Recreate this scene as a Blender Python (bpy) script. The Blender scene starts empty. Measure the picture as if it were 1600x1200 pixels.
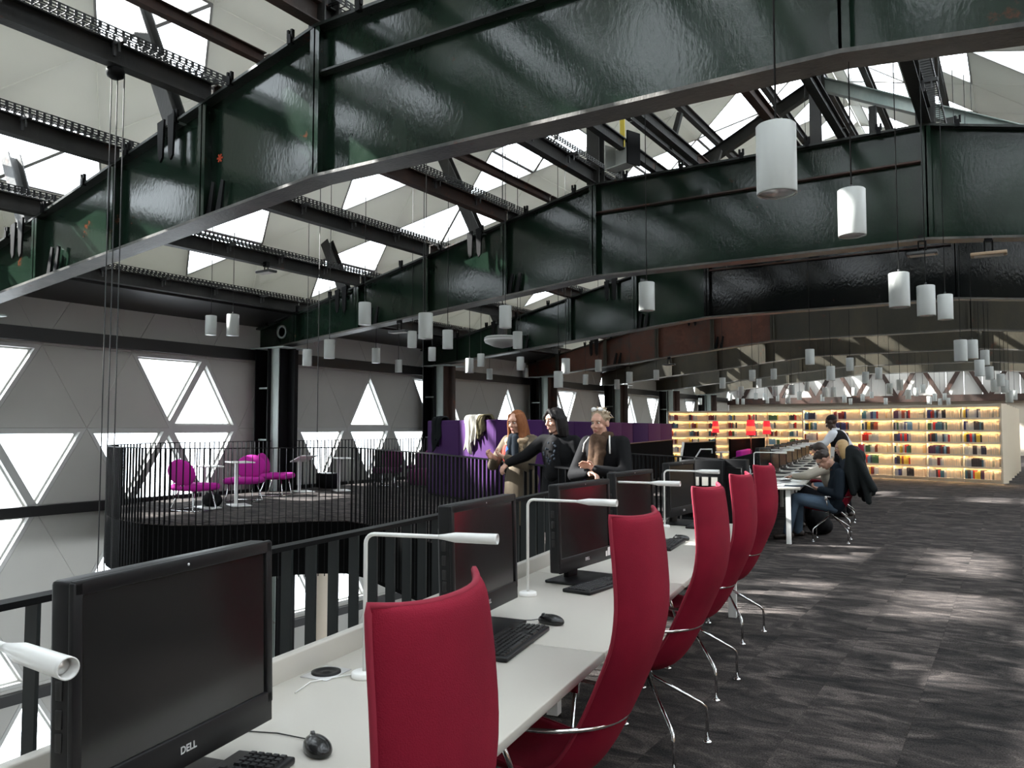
import bpy, bmesh, math, random
from mathutils import Vector, Matrix, Euler, noise
from mathutils.geometry import tessellate_polygon
random.seed(7)
PI = math.pi
R = math.radians
SC = bpy.context.scene
COL = SC.collection

# ------------------------------------------------------------------ camera, sky, sun, exposure
FPX, PITCH = 1248.0, math.atan(69/1248)
YAW = math.atan(790/FPX*math.cos(PITCH))
cd = bpy.data.cameras.new('camera'); cam = bpy.data.objects.new('camera', cd); COL.objects.link(cam)
cam.location = (0, 0, 1.5); cam.rotation_euler = (PI/2+PITCH, 0, YAW)
cd.sensor_width = 36; cd.lens = 36*FPX/1600; cd.clip_start = .05; cd.clip_end = 400
SC.camera = cam
SC.view_settings.view_transform = 'Standard'; SC.view_settings.look = 'None'
SC.view_settings.gamma = 1; SC.view_settings.use_curve_mapping = False
SC.view_settings.exposure = 0.05
w = bpy.data.worlds.new('sky'); SC.world = w; w.use_nodes = True
bg = w.node_tree.nodes['Background']; bg.inputs[0].default_value = (.90, .955, 1, 1); bg.inputs[1].default_value = 7.0
sd = bpy.data.lights.new('sun', 'SUN'); sun = bpy.data.objects.new('sun', sd); COL.objects.link(sun)
sd.energy = 30; sd.angle = R(1.3); sd.color = (1, .97, .92)
sun.rotation_euler = Vector((.72, .27, -.57)).to_track_quat('-Z', 'Y').to_euler()
cy = SC.cycles
cy.max_bounces = 7; cy.diffuse_bounces = 4; cy.glossy_bounces = 3; cy.transmission_bounces = 4; cy.transparent_max_bounces = 10
cy.caustics_reflective = False; cy.caustics_refractive = False; cy.sample_clamp_indirect = 4
cy.use_denoising = True

# ------------------------------------------------------------------ materials
def rgb(h):
    h = h.lstrip('#'); c = [int(h[i:i+2], 16)/255 for i in (0, 2, 4)]
    return tuple((x/12.92 if x <= .04045 else ((x+.055)/1.055)**2.4) for x in c)+(1,)
def lin(c): return tuple(c)+(1,) if len(c) == 3 else tuple(c)
def mat(name, col, rough=.5, metal=0, spec=.5, bump=0, bscale=30, var=0, vscale=4, col2=None, stretch=None, emit=None, coat=0, sheen=0, detail=4):
    m = bpy.data.materials.new(name); m.use_nodes = True
    nt = m.node_tree; p = nt.nodes['Principled BSDF']; L = nt.links
    p.inputs['Base Color'].default_value = lin(col); p.inputs['Roughness'].default_value = rough
    p.inputs['Metallic'].default_value = metal; p.inputs['Specular IOR Level'].default_value = spec
    p.inputs['Coat Weight'].default_value = coat; p.inputs['Sheen Weight'].default_value = sheen
    if emit: p.inputs['Emission Color'].default_value = lin(emit[0]); p.inputs['Emission Strength'].default_value = emit[1]
    if var or bump:
        g = nt.nodes.new('ShaderNodeNewGeometry'); mp = nt.nodes.new('ShaderNodeMapping'); L.new(g.outputs['Position'], mp.inputs[0])
        if stretch: mp.inputs['Scale'].default_value = stretch
    if var:
        n = nt.nodes.new('ShaderNodeTexNoise'); n.inputs['Scale'].default_value = vscale; n.inputs['Detail'].default_value = detail
        L.new(mp.outputs[0], n.inputs['Vector'])
        r = nt.nodes.new('ShaderNodeValToRGB'); r.color_ramp.elements[0].position = .5-.5*var*.7; r.color_ramp.elements[1].position = .5+.5*var*.7
        c2 = col2 or tuple(x*.6 for x in col[:3])
        r.color_ramp.elements[0].color = lin(col); r.color_ramp.elements[1].color = lin(c2)
        L.new(n.outputs['Fac'], r.inputs[0]); L.new(r.outputs[0], p.inputs['Base Color'])
    if bump:
        n2 = nt.nodes.new('ShaderNodeTexNoise'); n2.inputs['Scale'].default_value = bscale; n2.inputs['Detail'].default_value = 3
        L.new(mp.outputs[0], n2.inputs['Vector'])
        b = nt.nodes.new('ShaderNodeBump'); b.inputs['Strength'].default_value = bump; b.inputs['Distance'].default_value = .01
        L.new(n2.outputs['Fac'], b.inputs['Height']); L.new(b.outputs[0], p.inputs['Normal'])
    return m
def steel(name, base, base2, rough, rust=.0, bump=.35):
    """old painted steel: glossy lacquer with orange-peel relief, grime patches, and rust blooms"""
    m = bpy.data.materials.new(name); m.use_nodes = True
    nt = m.node_tree; p = nt.nodes['Principled BSDF']; L = nt.links; N = nt.nodes.new; p.inputs['Specular IOR Level'].default_value = .40
    g = N('ShaderNodeNewGeometry')
    n1 = N('ShaderNodeTexNoise'); n1.inputs['Scale'].default_value = 1.1; n1.inputs['Detail'].default_value = 6; n1.inputs['Roughness'].default_value = .65
    n2 = N('ShaderNodeTexNoise'); n2.inputs['Scale'].default_value = 2.3; n2.inputs['Detail'].default_value = 7; n2.inputs['Roughness'].default_value = .7
    mp = N('ShaderNodeMapping'); mp.inputs['Scale'].default_value = (1, 1, .45)
    L.new(g.outputs['Position'], mp.inputs[0]); L.new(mp.outputs[0], n1.inputs['Vector'])
    mp2 = N('ShaderNodeMapping'); mp2.inputs['Location'].default_value = (7, 3, 11); L.new(g.outputs['Position'], mp2.inputs[0]); L.new(mp2.outputs[0], n2.inputs['Vector'])
    r1 = N('ShaderNodeValToRGB'); r1.color_ramp.elements[0].position = .38; r1.color_ramp.elements[1].position = .66
    r1.color_ramp.elements[0].color = lin(base); r1.color_ramp.elements[1].color = lin(base2); L.new(n1.outputs['Fac'], r1.inputs[0])
    r2 = N('ShaderNodeValToRGB'); r2.color_ramp.elements[0].position = max(.02, .70-.32*rust); r2.color_ramp.elements[1].position = max(.06, .76-.28*rust)
    L.new(n2.outputs['Fac'], r2.inputs[0])
    mx = N('ShaderNodeMixRGB'); mx.inputs[2].default_value = (.085, .028, .014, 1); L.new(r2.outputs[0], mx.inputs[0]); L.new(r1.outputs[0], mx.inputs[1])
    if rust <= 0: mx.inputs[0].default_value = 0; nt.links.remove(mx.inputs[0].links[0])
    L.new(mx.outputs[0], p.inputs['Base Color'])
    rr = N('ShaderNodeMapRange'); rr.inputs['To Min'].default_value = rough*.8; rr.inputs['To Max'].default_value = min(1, rough*1.6); L.new(n1.outputs['Fac'], rr.inputs[0])
    L.new(rr.outputs[0], p.inputs['Roughness'])
    nb = N('ShaderNodeTexNoise'); nb.inputs['Scale'].default_value = 26; nb.inputs['Detail'].default_value = 4
    mp3 = N('ShaderNodeMapping'); mp3.inputs['Scale'].default_value = (1, 1, .5); L.new(g.outputs['Position'], mp3.inputs[0]); L.new(mp3.outputs[0], nb.inputs['Vector'])
    bp = N('ShaderNodeBump'); bp.inputs['Strength'].default_value = bump; bp.inputs['Distance'].default_value = .012
    L.new(nb.outputs['Fac'], bp.inputs['Height']); L.new(bp.outputs[0], p.inputs['Normal'])
    return m
def carpet(name):
    m = bpy.data.materials.new(name); m.use_nodes = True
    nt = m.node_tree; p = nt.nodes['Principled BSDF']; L = nt.links; N = nt.nodes.new
    p.inputs['Roughness'].default_value = .95; p.inputs['Specular IOR Level'].default_value = .15
    g = N('ShaderNodeNewGeometry')
    mp = N('ShaderNodeMapping'); mp.inputs['Rotation'].default_value = (0, 0, R(-25)); mp.inputs['Scale'].default_value = (1.2, 2.6, 1); L.new(g.outputs['Position'], mp.inputs[0])
    n1 = N('ShaderNodeTexNoise'); n1.inputs['Scale'].default_value = 1.9; n1.inputs['Detail'].default_value = 9; n1.inputs['Roughness'].default_value = .68; n1.inputs['Distortion'].default_value = .9
    # every tile shifts the pattern a little
    mpt = N('ShaderNodeVectorMath'); mpt.operation = 'SNAP'; mpt.inputs[1].default_value = (.5, .5, 5); L.new(g.outputs['Position'], mpt.inputs[0])
    wn = N('ShaderNodeTexWhiteNoise'); L.new(mpt.outputs[0], wn.inputs['Vector'])
    sc = N('ShaderNodeVectorMath'); sc.operation = 'SCALE'; sc.inputs['Scale'].default_value = .5; L.new(wn.outputs['Color'], sc.inputs[0])
    ad = N('ShaderNodeVectorMath'); ad.operation = 'ADD'; L.new(mp.outputs[0], ad.inputs[0]); L.new(sc.outputs[0], ad.inputs[1]); L.new(ad.outputs[0], n1.inputs['Vector'])
    r = N('ShaderNodeValToRGB'); e = r.color_ramp.elements
    e[0].position = .36; e[0].color = (.016, .015, .015, 1); e[1].position = .66; e[1].color = (.115, .098, .090, 1)
    k = e.new(.5); k.color = (.044, .038, .036, 1)
    L.new(n1.outputs['Fac'], r.inputs[0])
    n2 = N('ShaderNodeTexNoise'); n2.inputs['Scale'].default_value = 120; n2.inputs['Detail'].default_value = 2; L.new(g.outputs['Position'], n2.inputs['Vector'])
    mr = N('ShaderNodeMapRange'); mr.inputs['From Min'].default_value = .3; mr.inputs['From Max'].default_value = .7; mr.inputs['To Min'].default_value = .45; mr.inputs['To Max'].default_value = 1.55; L.new(n2.outputs['Fac'], mr.inputs[0])
    mu = N('ShaderNodeVectorMath'); mu.operation = 'SCALE'; L.new(r.outputs[0], mu.inputs[0]); L.new(mr.outputs[0], mu.inputs['Scale'])
    L.new(mu.outputs[0], p.inputs['Base Color'])
    b = N('ShaderNodeBump'); b.inputs['Strength'].default_value = .6; b.inputs['Distance'].default_value = .01; L.new(n2.outputs['Fac'], b.inputs['Height']); L.new(b.outputs[0], p.inputs['Normal'])
    return m
def glass(name, clear=.93):
    m = bpy.data.materials.new(name); m.use_nodes = True
    nt = m.node_tree; nt.nodes.remove(nt.nodes['Principled BSDF']); L = nt.links; N = nt.nodes.new
    o = nt.nodes['Material Output']; t = N('ShaderNodeBsdfTransparent'); t.inputs[0].default_value = (.95, .98, 1, 1)
    g = N('ShaderNodeBsdfGlossy'); g.inputs['Roughness'].default_value = .03
    mx = N('ShaderNodeMixShader'); mx.inputs[0].default_value = 1-clear; L.new(t.outputs[0], mx.inputs[1]); L.new(g.outputs[0], mx.inputs[2]); L.new(mx.outputs[0], o.inputs[0])
    return m
M = {}
M['green'] = steel('green_painted_steel', (.007, .017, .011), (.013, .027, .017), .11, .10, .12)
M['green2'] = steel('green_flange_steel', (.011, .015, .013), (.028, .031, .027), .34, .25, .4)
M['black_gloss'] = steel('black_lacquer_steel', (.006, .007, .007), (.012, .012, .011), .07, .06, .16)
M['rusty'] = steel('rusty_steel', (.050, .030, .022), (.13, .040, .022), .42, .75, .4)
M['worn_lit'] = steel('worn_lit_flange_steel', (.040, .041, .038), (.15, .14, .125), .36, .22, .4)  # worn grey steel, with light caught from below painted into the colour
M['olive'] = steel('olive_brown_steel', (.028, .026, .018), (.050, .042, .026), .42, .25, .4)
M['purlin'] = steel('dark_purlin_steel', (.014, .015, .014), (.035, .033, .030), .45, .22, .4)
M['purlin_rust'] = steel('rust_brown_purlin', (.030, .020, .016), (.070, .036, .026), .5, .4, .4)
M['tray'] = mat('black_cable_tray', (.010, .010, .010), .4, .3)
M['colgreen'] = steel('grey_green_column_steel', (.24, .29, .27), (.38, .42, .39), .35, .12, .3)
M['panel'] = mat('grey_cladding_panel', (.47, .465, .43), .75, var=.5, vscale=.5, col2=(.43, .42, .39))
M['roofpanel'] = mat('pale_roof_panel', (.88, .885, .84), .7, var=.5, vscale=.4, col2=(.77, .77, .73))
def membrane(m, k):
    nt = m.node_tree; p = nt.nodes['Principled BSDF']; o = nt.nodes['Material Output']; t = nt.nodes.new('ShaderNodeBsdfTranslucent'); t.inputs[0].default_value = (.92, .93, .88, 1)
    x = nt.nodes.new('ShaderNodeMixShader'); x.inputs[0].default_value = k; nt.links.new(p.outputs[0], x.inputs[1]); nt.links.new(t.outputs[0], x.inputs[2]); nt.links.new(x.outputs[0], o.inputs[0])
M['wframe'] = mat('window_frame_grey', (.47, .47, .45), .5)
M['glass'] = glass('window_glass')
M['beam'] = mat('black_wall_beam', (.012, .012, .012), .4)
M['carpet'] = carpet('carpet_tiles')
M['black'] = mat('black_powder_coat', (.005, .005, .0055), .5, spec=.12)
M['matte'] = mat('matte_black_board', (.006, .006, .006), .95, spec=.03)
M['bar'] = mat('grey_green_rail_bar', (.012, .016, .017), .4, spec=.35)
M['fascia'] = mat('black_fascia', (.003, .003, .003), .95, spec=.02)
M['lower'] = mat('grey_lower_floor', (.10, .10, .095), .6, var=.6, vscale=.6)
M['cream'] = mat('cream_wall', (.66, .58, .47), .8)
M['cream2'] = mat('grey_gable_cladding', (.62, .60, .56), .7)
M['pend'] = mat('white_lamp_enamel', (.43, .445, .425), .42)
M['refl'] = mat('brushed_reflector', (.80, .80, .80), .36, 1)
M['cord'] = mat('black_cord', (.006, .006, .006), .5)
M['desk'] = mat('white_desk_laminate', (.51, .485, .435), .32)
M['deskpanel'] = mat('pale_desk_panel', (.55, .53, .48), .5)
M['white'] = mat('white_metal', (.78, .78, .76), .3)
M['monitor'] = mat('black_monitor_plastic', (.010, .010, .011), .38, spec=.25)
M['screen'] = mat('dark_glossy_screen', (.010, .010, .010), .16, spec=.6)
M['key'] = mat('black_keycaps', (.014, .014, .015), .38)
M['mouse'] = mat('black_mouse_plastic', (.012, .012, .012), .22)
M['silver'] = mat('silver_logo', (.75, .75, .76), .35, .6)
M['red'] = mat('crimson_wool', (.25, .008, .027), .82, bump=.25, bscale=420, var=.5, vscale=6, col2=(.20, .006, .022), sheen=.0, spec=.2)
M['pipe'] = mat('crimson_piping', (.26, .008, .03), .8)
M['chrome'] = mat('chrome', (.72, .72, .72), .10, 1)
M['magenta'] = mat('magenta_felt', (.46, .018, .30), .8, spec=.2)
M['plumdark'] = mat('dark_plum_felt', (.11, .012, .075), .85, spec=.2)
M['purple'] = mat('purple_felt', (.050, .014, .084), .85, bump=.15, bscale=260, spec=.2)
M['plum'] = mat('plum_felt', (.105, .030, .095), .85, spec=.2)
M['shelf'] = mat('cream_shelf_board', (.80, .70, .54), .5)
M['strip'] = mat('warm_led_strip', (1, .8, .5), .5, emit=((1, .69, .36), 120))
M['redlamp'] = mat('red_lamp_shade', (.5, .02, .03), .6, emit=((1, .035, .05), .8))
M['redglow'] = mat('lamp_shade_hot_centre', (.9, .3, .1), .6, emit=((1, .15, .06), 1.3))
M['paper'] = mat('white_paper', (.82, .82, .80), .6)
M['pages'] = mat('cream_book_pages', (.84, .66, .46), .7)
M['tan'] = mat('tan_back_panel', (.30, .21, .13), .5)
M['skin'] = mat('fair_skin', (.52, .29, .21), .5); M['skind'] = mat('dark_skin', (.055, .028, .018), .45)
M['redhair'] = mat('auburn_hair', (.13, .038, .014), .55, spec=.2, var=1, vscale=60, stretch=(1, 1, .15), col2=(.33, .13, .05), bump=.5, bscale=90)
M['blackhair'] = mat('black_hair', (.008, .006, .006), .55, spec=.2, bump=.5, bscale=90, stretch=(1, 1, .12)); M['brownhair'] = mat('brown_hair', (.030, .016, .010), .45, var=.8, vscale=70, stretch=(1, 1, .3))
M['blondhair'] = mat('blond_hair', (.42, .25, .10), .45, var=.9, vscale=80, stretch=(1, 1, .12), col2=(.56, .38, .18))
M['greyblond'] = mat('ash_blond_hair', (.20, .14, .08), .5, var=.9, vscale=60, col2=(.40, .32, .22))
M['fur'] = mat('pale_fur_trim', (.45, .33, .21), .9, var=.8, vscale=40, bump=.8, bscale=120)
M['parka'] = mat('olive_parka_cloth', (.115, .092, .066), .8, spec=.12); M['blackcloth'] = mat('black_coat_cloth', (.008, .008, .009), .8, spec=.12)
M['navy'] = mat('dark_navy_jumper', (.012, .018, .026), .85, spec=.12); M['scarfg'] = mat('charcoal_scarf', (.020, .026, .034), .9, spec=.12)
M['scarfb'] = mat('brown_checked_scarf', (.10, .062, .040), .9, spec=.12, var=.8, vscale=25, col2=(.035, .022, .016))
M['shirt1'] = mat('red_striped_shirt', (.55, .07, .05), .8, spec=.12); M['shirt2'] = mat('blue_shirt_panel', (.04, .12, .42), .8, spec=.12)
M['jeans'] = mat('blue_denim', (.055, .085, .125), .85, spec=.12, var=.7, vscale=5, col2=(.10, .145, .20)); M['dkpants'] = mat('black_trousers', (.010, .010, .012), .85, spec=.12)
M['whiteshirt'] = mat('white_shirt', (.72, .74, .78), .7, spec=.12); M['knit'] = mat('cream_knit', (.46, .42, .35), .9, spec=.12, bump=.4, bscale=150)
M['coatcloth'] = mat('dark_parka_cloth', (.012, .015, .016), .7, spec=.12); M['shoe'] = mat('brown_shoes', (.025, .016, .012), .5)
M['greycloth'] = mat('light_grey_cardigan', (.36, .345, .31), .9, spec=.12); M['eyew'] = mat('eye_white', (.75, .75, .72), .2); M['iris'] = mat('dark_iris', (.02, .012, .008), .15)
M['lips'] = mat('lips', (.34, .10, .09), .4); M['khaki'] = mat('khaki_cloth', (.10, .085, .05), .9, spec=.12)
M['lampmetal'] = mat('dark_grey_fixture', (.06, .06, .06), .4, .3); M['discw'] = mat('pale_grey_disc', (.42, .43, .40), .4)
M['yellow'] = mat('yellow_tape', (.62, .47, .05), .5); M['orange'] = mat('orange_spray_paint', (.60, .06, .015), .6)
M['bottle'] = mat('clear_plastic_bottle', (.55, .60, .62), .15)
M['brownwall'] = mat('brown_wall_boards', (.30, .19, .11), .55, var=.6, vscale=1.5)
bookcols = [(.02, .02, .03), (.10, .012, .02), (.02, .03, .12), (.42, .02, .02), (.35, .36, .40), (.03, .10, .16), (.05, .02, .06), (.50, .50, .48), (.22, .05, .03), (.03, .09, .05), (.62, .45, .07), (.10, .22, .38), (.025, .03, .06)]
bookname = ['black', 'dark maroon', 'navy', 'red', 'grey', 'dark teal', 'dark violet', 'white', 'rust brown', 'green', 'yellow', 'sky blue', 'blue black']
MBK = [mat(n.replace(' ', '_')+'_book_cover', c, .5) for n, c in zip(bookname, bookcols)]

membrane(M['roofpanel'], .10)
# ------------------------------------------------------------------ mesh builder
class MB:
    def __init__(s, xf=None): s.v = []; s.f = []; s.mi = []; s.sm = []; s.xf = xf
    def add(s, vs, fs, m=0, smooth=False):
        b = len(s.v)
        for p in vs:
            p = Vector(p)
            s.v.append(s.xf @ p if s.xf else p)
        for f in fs: s.f.append([i+b for i in f]); s.mi.append(m); s.sm.append(smooth)
        return s
    def box(s, c, d, rot=None, m=0, smooth=False):
        x, y, z = d[0]/2, d[1]/2, d[2]/2
        P = [Vector(q) for q in ((-x,-y,-z),(x,-y,-z),(x,y,-z),(-x,y,-z),(-x,-y,z),(x,-y,z),(x,y,z),(-x,y,z))]
        if rot is not None: P = [rot @ q for q in P]
        return s.add([Vector(c)+q for q in P], [(0,3,2,1),(4,5,6,7),(0,1,5,4),(1,2,6,5),(2,3,7,6),(3,0,4,7)], m, smooth)
    def bb(s, a, b, m=0): return s.box([(a[i]+b[i])/2 for i in range(3)], [abs(b[i]-a[i]) for i in range(3)], m=m)
    def rbox(s, c, d, r, m=0, seg=3, rot=None):
        bm = bmesh.new(); bmesh.ops.create_cube(bm, size=1)
        for v in bm.verts: v.co = Vector((v.co.x*d[0], v.co.y*d[1], v.co.z*d[2]))
        bmesh.ops.bevel(bm, geom=bm.edges[:], offset=r, segments=seg, profile=.5, affect='EDGES')
        bm.verts.ensure_lookup_table()
        P = [(rot @ v.co if rot is not None else v.co)+Vector(c) for v in bm.verts]
        F = [[v.index for v in f.verts] for f in bm.faces]; bm.free()
        return s.add(P, F, m, True)
    def beam(s, a, b, wd, h, m=0, up=(0, 0, 1)):
        a, b = Vector(a), Vector(b); d = (b-a); L = d.length; d.normalize(); sd_ = d.cross(Vector(up))
        if sd_.length < 1e-4: sd_ = Vector((1, 0, 0))
        sd_.normalize(); u = sd_.cross(d)
        P = []
        for q in (a, b):
            for i, j in ((-1,-1),(1,-1),(1,1),(-1,1)): P.append(q+sd_*(i*wd/2)+u*(j*h/2))
        return s.add(P, [(0,1,2,3),(7,6,5,4),(0,4,5,1),(1,5,6,2),(2,6,7,3),(3,7,4,0)], m)
    def ibeam(s, a, b, wd, h, t=.02, m=0, up=(0, 0, 1)):
        a, b, u = Vector(a), Vector(b), Vector(up); d = (b-a).normalized(); sd_ = d.cross(u).normalized(); u = sd_.cross(d)
        s.beam(a+u*(h/2-t/2), b+u*(h/2-t/2), wd, t, m, up); s.beam(a-u*(h/2-t/2), b-u*(h/2-t/2), wd, t, m, up)
        s.beam(a, b, t, h-2*t, m, up); return s
    def tube(s, path, r, seg=8, m=0, closed=False):
        P = [Vector(p) for p in path]; n = len(P); rs = r if isinstance(r, (list, tuple)) else [r]*n
        T = []
        for i in range(n):
            if closed: t = P[(i+1) % n]-P[i-1]
            else: t = (P[min(i+1, n-1)]-P[max(i-1, 0)])
            T.append(t.normalized())
        up = Vector((0, 0, 1)) if abs(T[0].z) < .9 else Vector((1, 0, 0))
        nrm = (up-T[0]*up.dot(T[0])).normalized(); V = []
        for i in range(n):
            nrm = (nrm-T[i]*nrm.dot(T[i])).normalized(); bn = T[i].cross(nrm)
            for k in range(seg):
                a = 2*PI*k/seg; V.append(P[i]+(nrm*math.cos(a)+bn*math.sin(a))*rs[i])
        F = []
        for i in range(n if closed else n-1):
            j = (i+1) % n
            for k in range(seg): k2 = (k+1) % seg; F.append((i*seg+k, i*seg+k2, j*seg+k2, j*seg+k))
        if not closed: F.append(tuple(reversed(range(seg)))); F.append(tuple((n-1)*seg+k for k in range(seg)))
        return s.add(V, F, m, True)
    def lathe(s, prof, seg=16, c=(0, 0, 0), m=0, smooth=True, rot=None):
        V = []; n = len(prof)
        for r, z in prof:
            for k in range(seg):
                a = 2*PI*k/seg; q = Vector((r*math.cos(a), r*math.sin(a), z))
                V.append((rot @ q if rot is not None else q)+Vector(c))
        F = [(i*seg+k, i*seg+(k+1) % seg, (i+1)*seg+(k+1) % seg, (i+1)*seg+k) for i in range(n-1) for k in range(seg)]
        if prof[0][0] > 1e-6: F.append(tuple(reversed(range(seg))))
        if prof[-1][0] > 1e-6: F.append(tuple((n-1)*seg+k for k in range(seg)))
        return s.add(V, F, m, smooth)
    def ell(s, c, r, seg=12, rings=8, m=0, rot=None):
        prof = [(max(1e-5, math.sin(PI*i/rings)), -math.cos(PI*i/rings)) for i in range(rings+1)]
        V = []
        for q, z in prof:
            for k in range(seg):
                a = 2*PI*k/seg; p = Vector((q*math.cos(a)*r[0], q*math.sin(a)*r[1], z*r[2]))
                V.append((rot @ p if rot is not None else p)+Vector(c))
        F = [(i*seg+k, i*seg+(k+1) % seg, (i+1)*seg+(k+1) % seg, (i+1)*seg+k) for i in range(rings) for k in range(seg)]
        return s.add(V, F, m, True)
    def cap(s, a, b, ra, rb, seg=10, m=0):
        a, b = Vector(a), Vector(b); d = b-a; L = d.length
        if L < 1e-6: return s.ell(a, (ra, ra, ra), seg, 6, m)
        q = d.to_track_quat('Z', 'Y').to_matrix()
        prof = [(max(1e-5, ra*math.cos(t)), ra*math.sin(t)) for t in (-PI/2, -PI/3, -PI/6, 0)]
        prof += [(max(1e-5, rb*math.cos(t)), L+rb*math.sin(t)) for t in (0, PI/6, PI/3, PI/2)]
        return s.lathe(prof, seg, a, m, True, q)
    def prism(s, poly, fn, t0, t1, m=0):
        n = len(poly); V = [fn(p, t0) for p in poly]+[fn(p, t1) for p in poly]
        F = [tuple(range(n)), tuple(reversed(range(n, 2*n)))]+[(i, i+n, (i+1) % n+n, (i+1) % n) for i in range(n)]
        return s.add(V, F, m)
    def mesh(s, name, mats):
        me = bpy.data.meshes.new(name); me.from_pydata([tuple(v) for v in s.v], [], s.f)
        for mt in (mats if isinstance(mats, (list, tuple)) else [mats]): me.materials.append(mt)
        me.polygons.foreach_set('material_index', s.mi); me.polygons.foreach_set('use_smooth', s.sm)
        bm = bmesh.new(); bm.from_mesh(me); bmesh.ops.recalc_face_normals(bm, faces=bm.faces[:]); bm.to_mesh(me); bm.free()
        me.update(); return me
    def build(s, name, mats, parent=None, loc=None, **kw): return link(name, s.mesh(name, mats), parent, loc, **kw)
def link(name, me, parent=None, loc=None, label=None, cat=None, group=None, kind=None, rotz=None):
    o = bpy.data.objects.new(name, me); COL.objects.link(o)
    if parent: o.parent = parent
    if loc is not None: o.location = loc
    if rotz is not None: o.rotation_euler = (0, 0, rotz)
    for k, v in (('label', label), ('category', cat), ('group', group), ('kind', kind)):
        if v: o[k] = v
    return o
def thing(name, label, cat, loc=(0, 0, 0), rotz=0, group=None, kind=None): return link(name, None, None, loc, label, cat, group, kind, rotz)
def dup(root, loc, rotz, label=None, group=None):
    r = root.copy(); COL.objects.link(r); r.location = loc; r.rotation_euler = (0, 0, rotz)
    if label: r['label'] = label
    if group: r['group'] = group
    for ch in list(root.children):
        c = ch.copy(); COL.objects.link(c); c.parent = r
        for g in list(ch.children):
            d = g.copy(); COL.objects.link(d); d.parent = c
    return r
ORD = ['first', 'second', 'third', 'fourth', 'fifth', 'sixth', 'seventh', 'eighth', 'ninth', 'tenth', 'eleventh', 'twelfth', 'thirteenth', 'fourteenth', 'fifteenth', 'sixteenth', 'seventeenth', 'eighteenth', 'nineteenth', 'twentieth']
def T_(p, rz=0): return Matrix.Translation(Vector(p)) @ Matrix.Rotation(rz, 4, 'Z')
# desk-line frame: s along the row of desks, q to the right of the front edge
DA = R(8.6); UD = Vector((-math.sin(DA), math.cos(DA), 0)); ND = Vector((math.cos(DA), math.sin(DA), 0)); OD = Vector((-.842, 0, 0))
def DK(s, q, z=0): return OD+UD*s+ND*q+Vector((0, 0, z))
CF = Vector((-math.sin(YAW)*math.cos(PITCH), math.cos(YAW)*math.cos(PITCH), math.sin(PITCH))); CR = Vector((math.cos(YAW), math.sin(YAW), 0)); CU = CR.cross(CF)
def at(u, v, depth): return Vector((0, 0, 1.5))+(CF+CR*((u-800)/FPX)-CU*((v-600)/FPX))*depth
def infront(p, mg=60):
    q = Vector(p)-Vector((0, 0, 1.5)); z = q.dot(CF)
    if z < .3: return False
    u = 800+FPX*q.dot(CR)/z; v = 600-FPX*q.dot(CU)/z
    return -mg < u < 1600+mg and -mg < v < 1200+mg

# ------------------------------------------------------------------ shell: triangle lattice of wall and roof
XL, XR, XC, Y0, Y1 = -16.0, 8.3, -3.85, -7.0, 52.0
LT = 1.87; HT = LT*math.sqrt(3)/2
def clip(poly, f):
    out = []
    for i in range(len(poly)):
        a, b = poly[i], poly[(i+1) % len(poly)]; fa, fb = f(a), f(b)
        if fa >= 0: out.append(a)
        if (fa >= 0) != (fb >= 0):
            t = fa/(fa-fb); out.append((a[0]+(b[0]-a[0])*t, a[1]+(b[1]-a[1])*t))
    return out
def inset(poly, d):
    n = len(poly); ar = sum(poly[i][0]*poly[(i+1) % n][1]-poly[(i+1) % n][0]*poly[i][1] for i in range(n))
    if ar < 0: poly = poly[::-1]
    res = poly
    for i in range(n):
        a, b = poly[i], poly[(i+1) % n]; ex, ey = b[0]-a[0], b[1]-a[1]; l = math.hypot(ex, ey)
        if l < 1e-6: continue
        nx, ny = -ey/l, ex/l
        res = clip(res, lambda p: (p[0]-a[0])*nx+(p[1]-a[1])*ny-d)
        if len(res) < 3: return None
    return res
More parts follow.
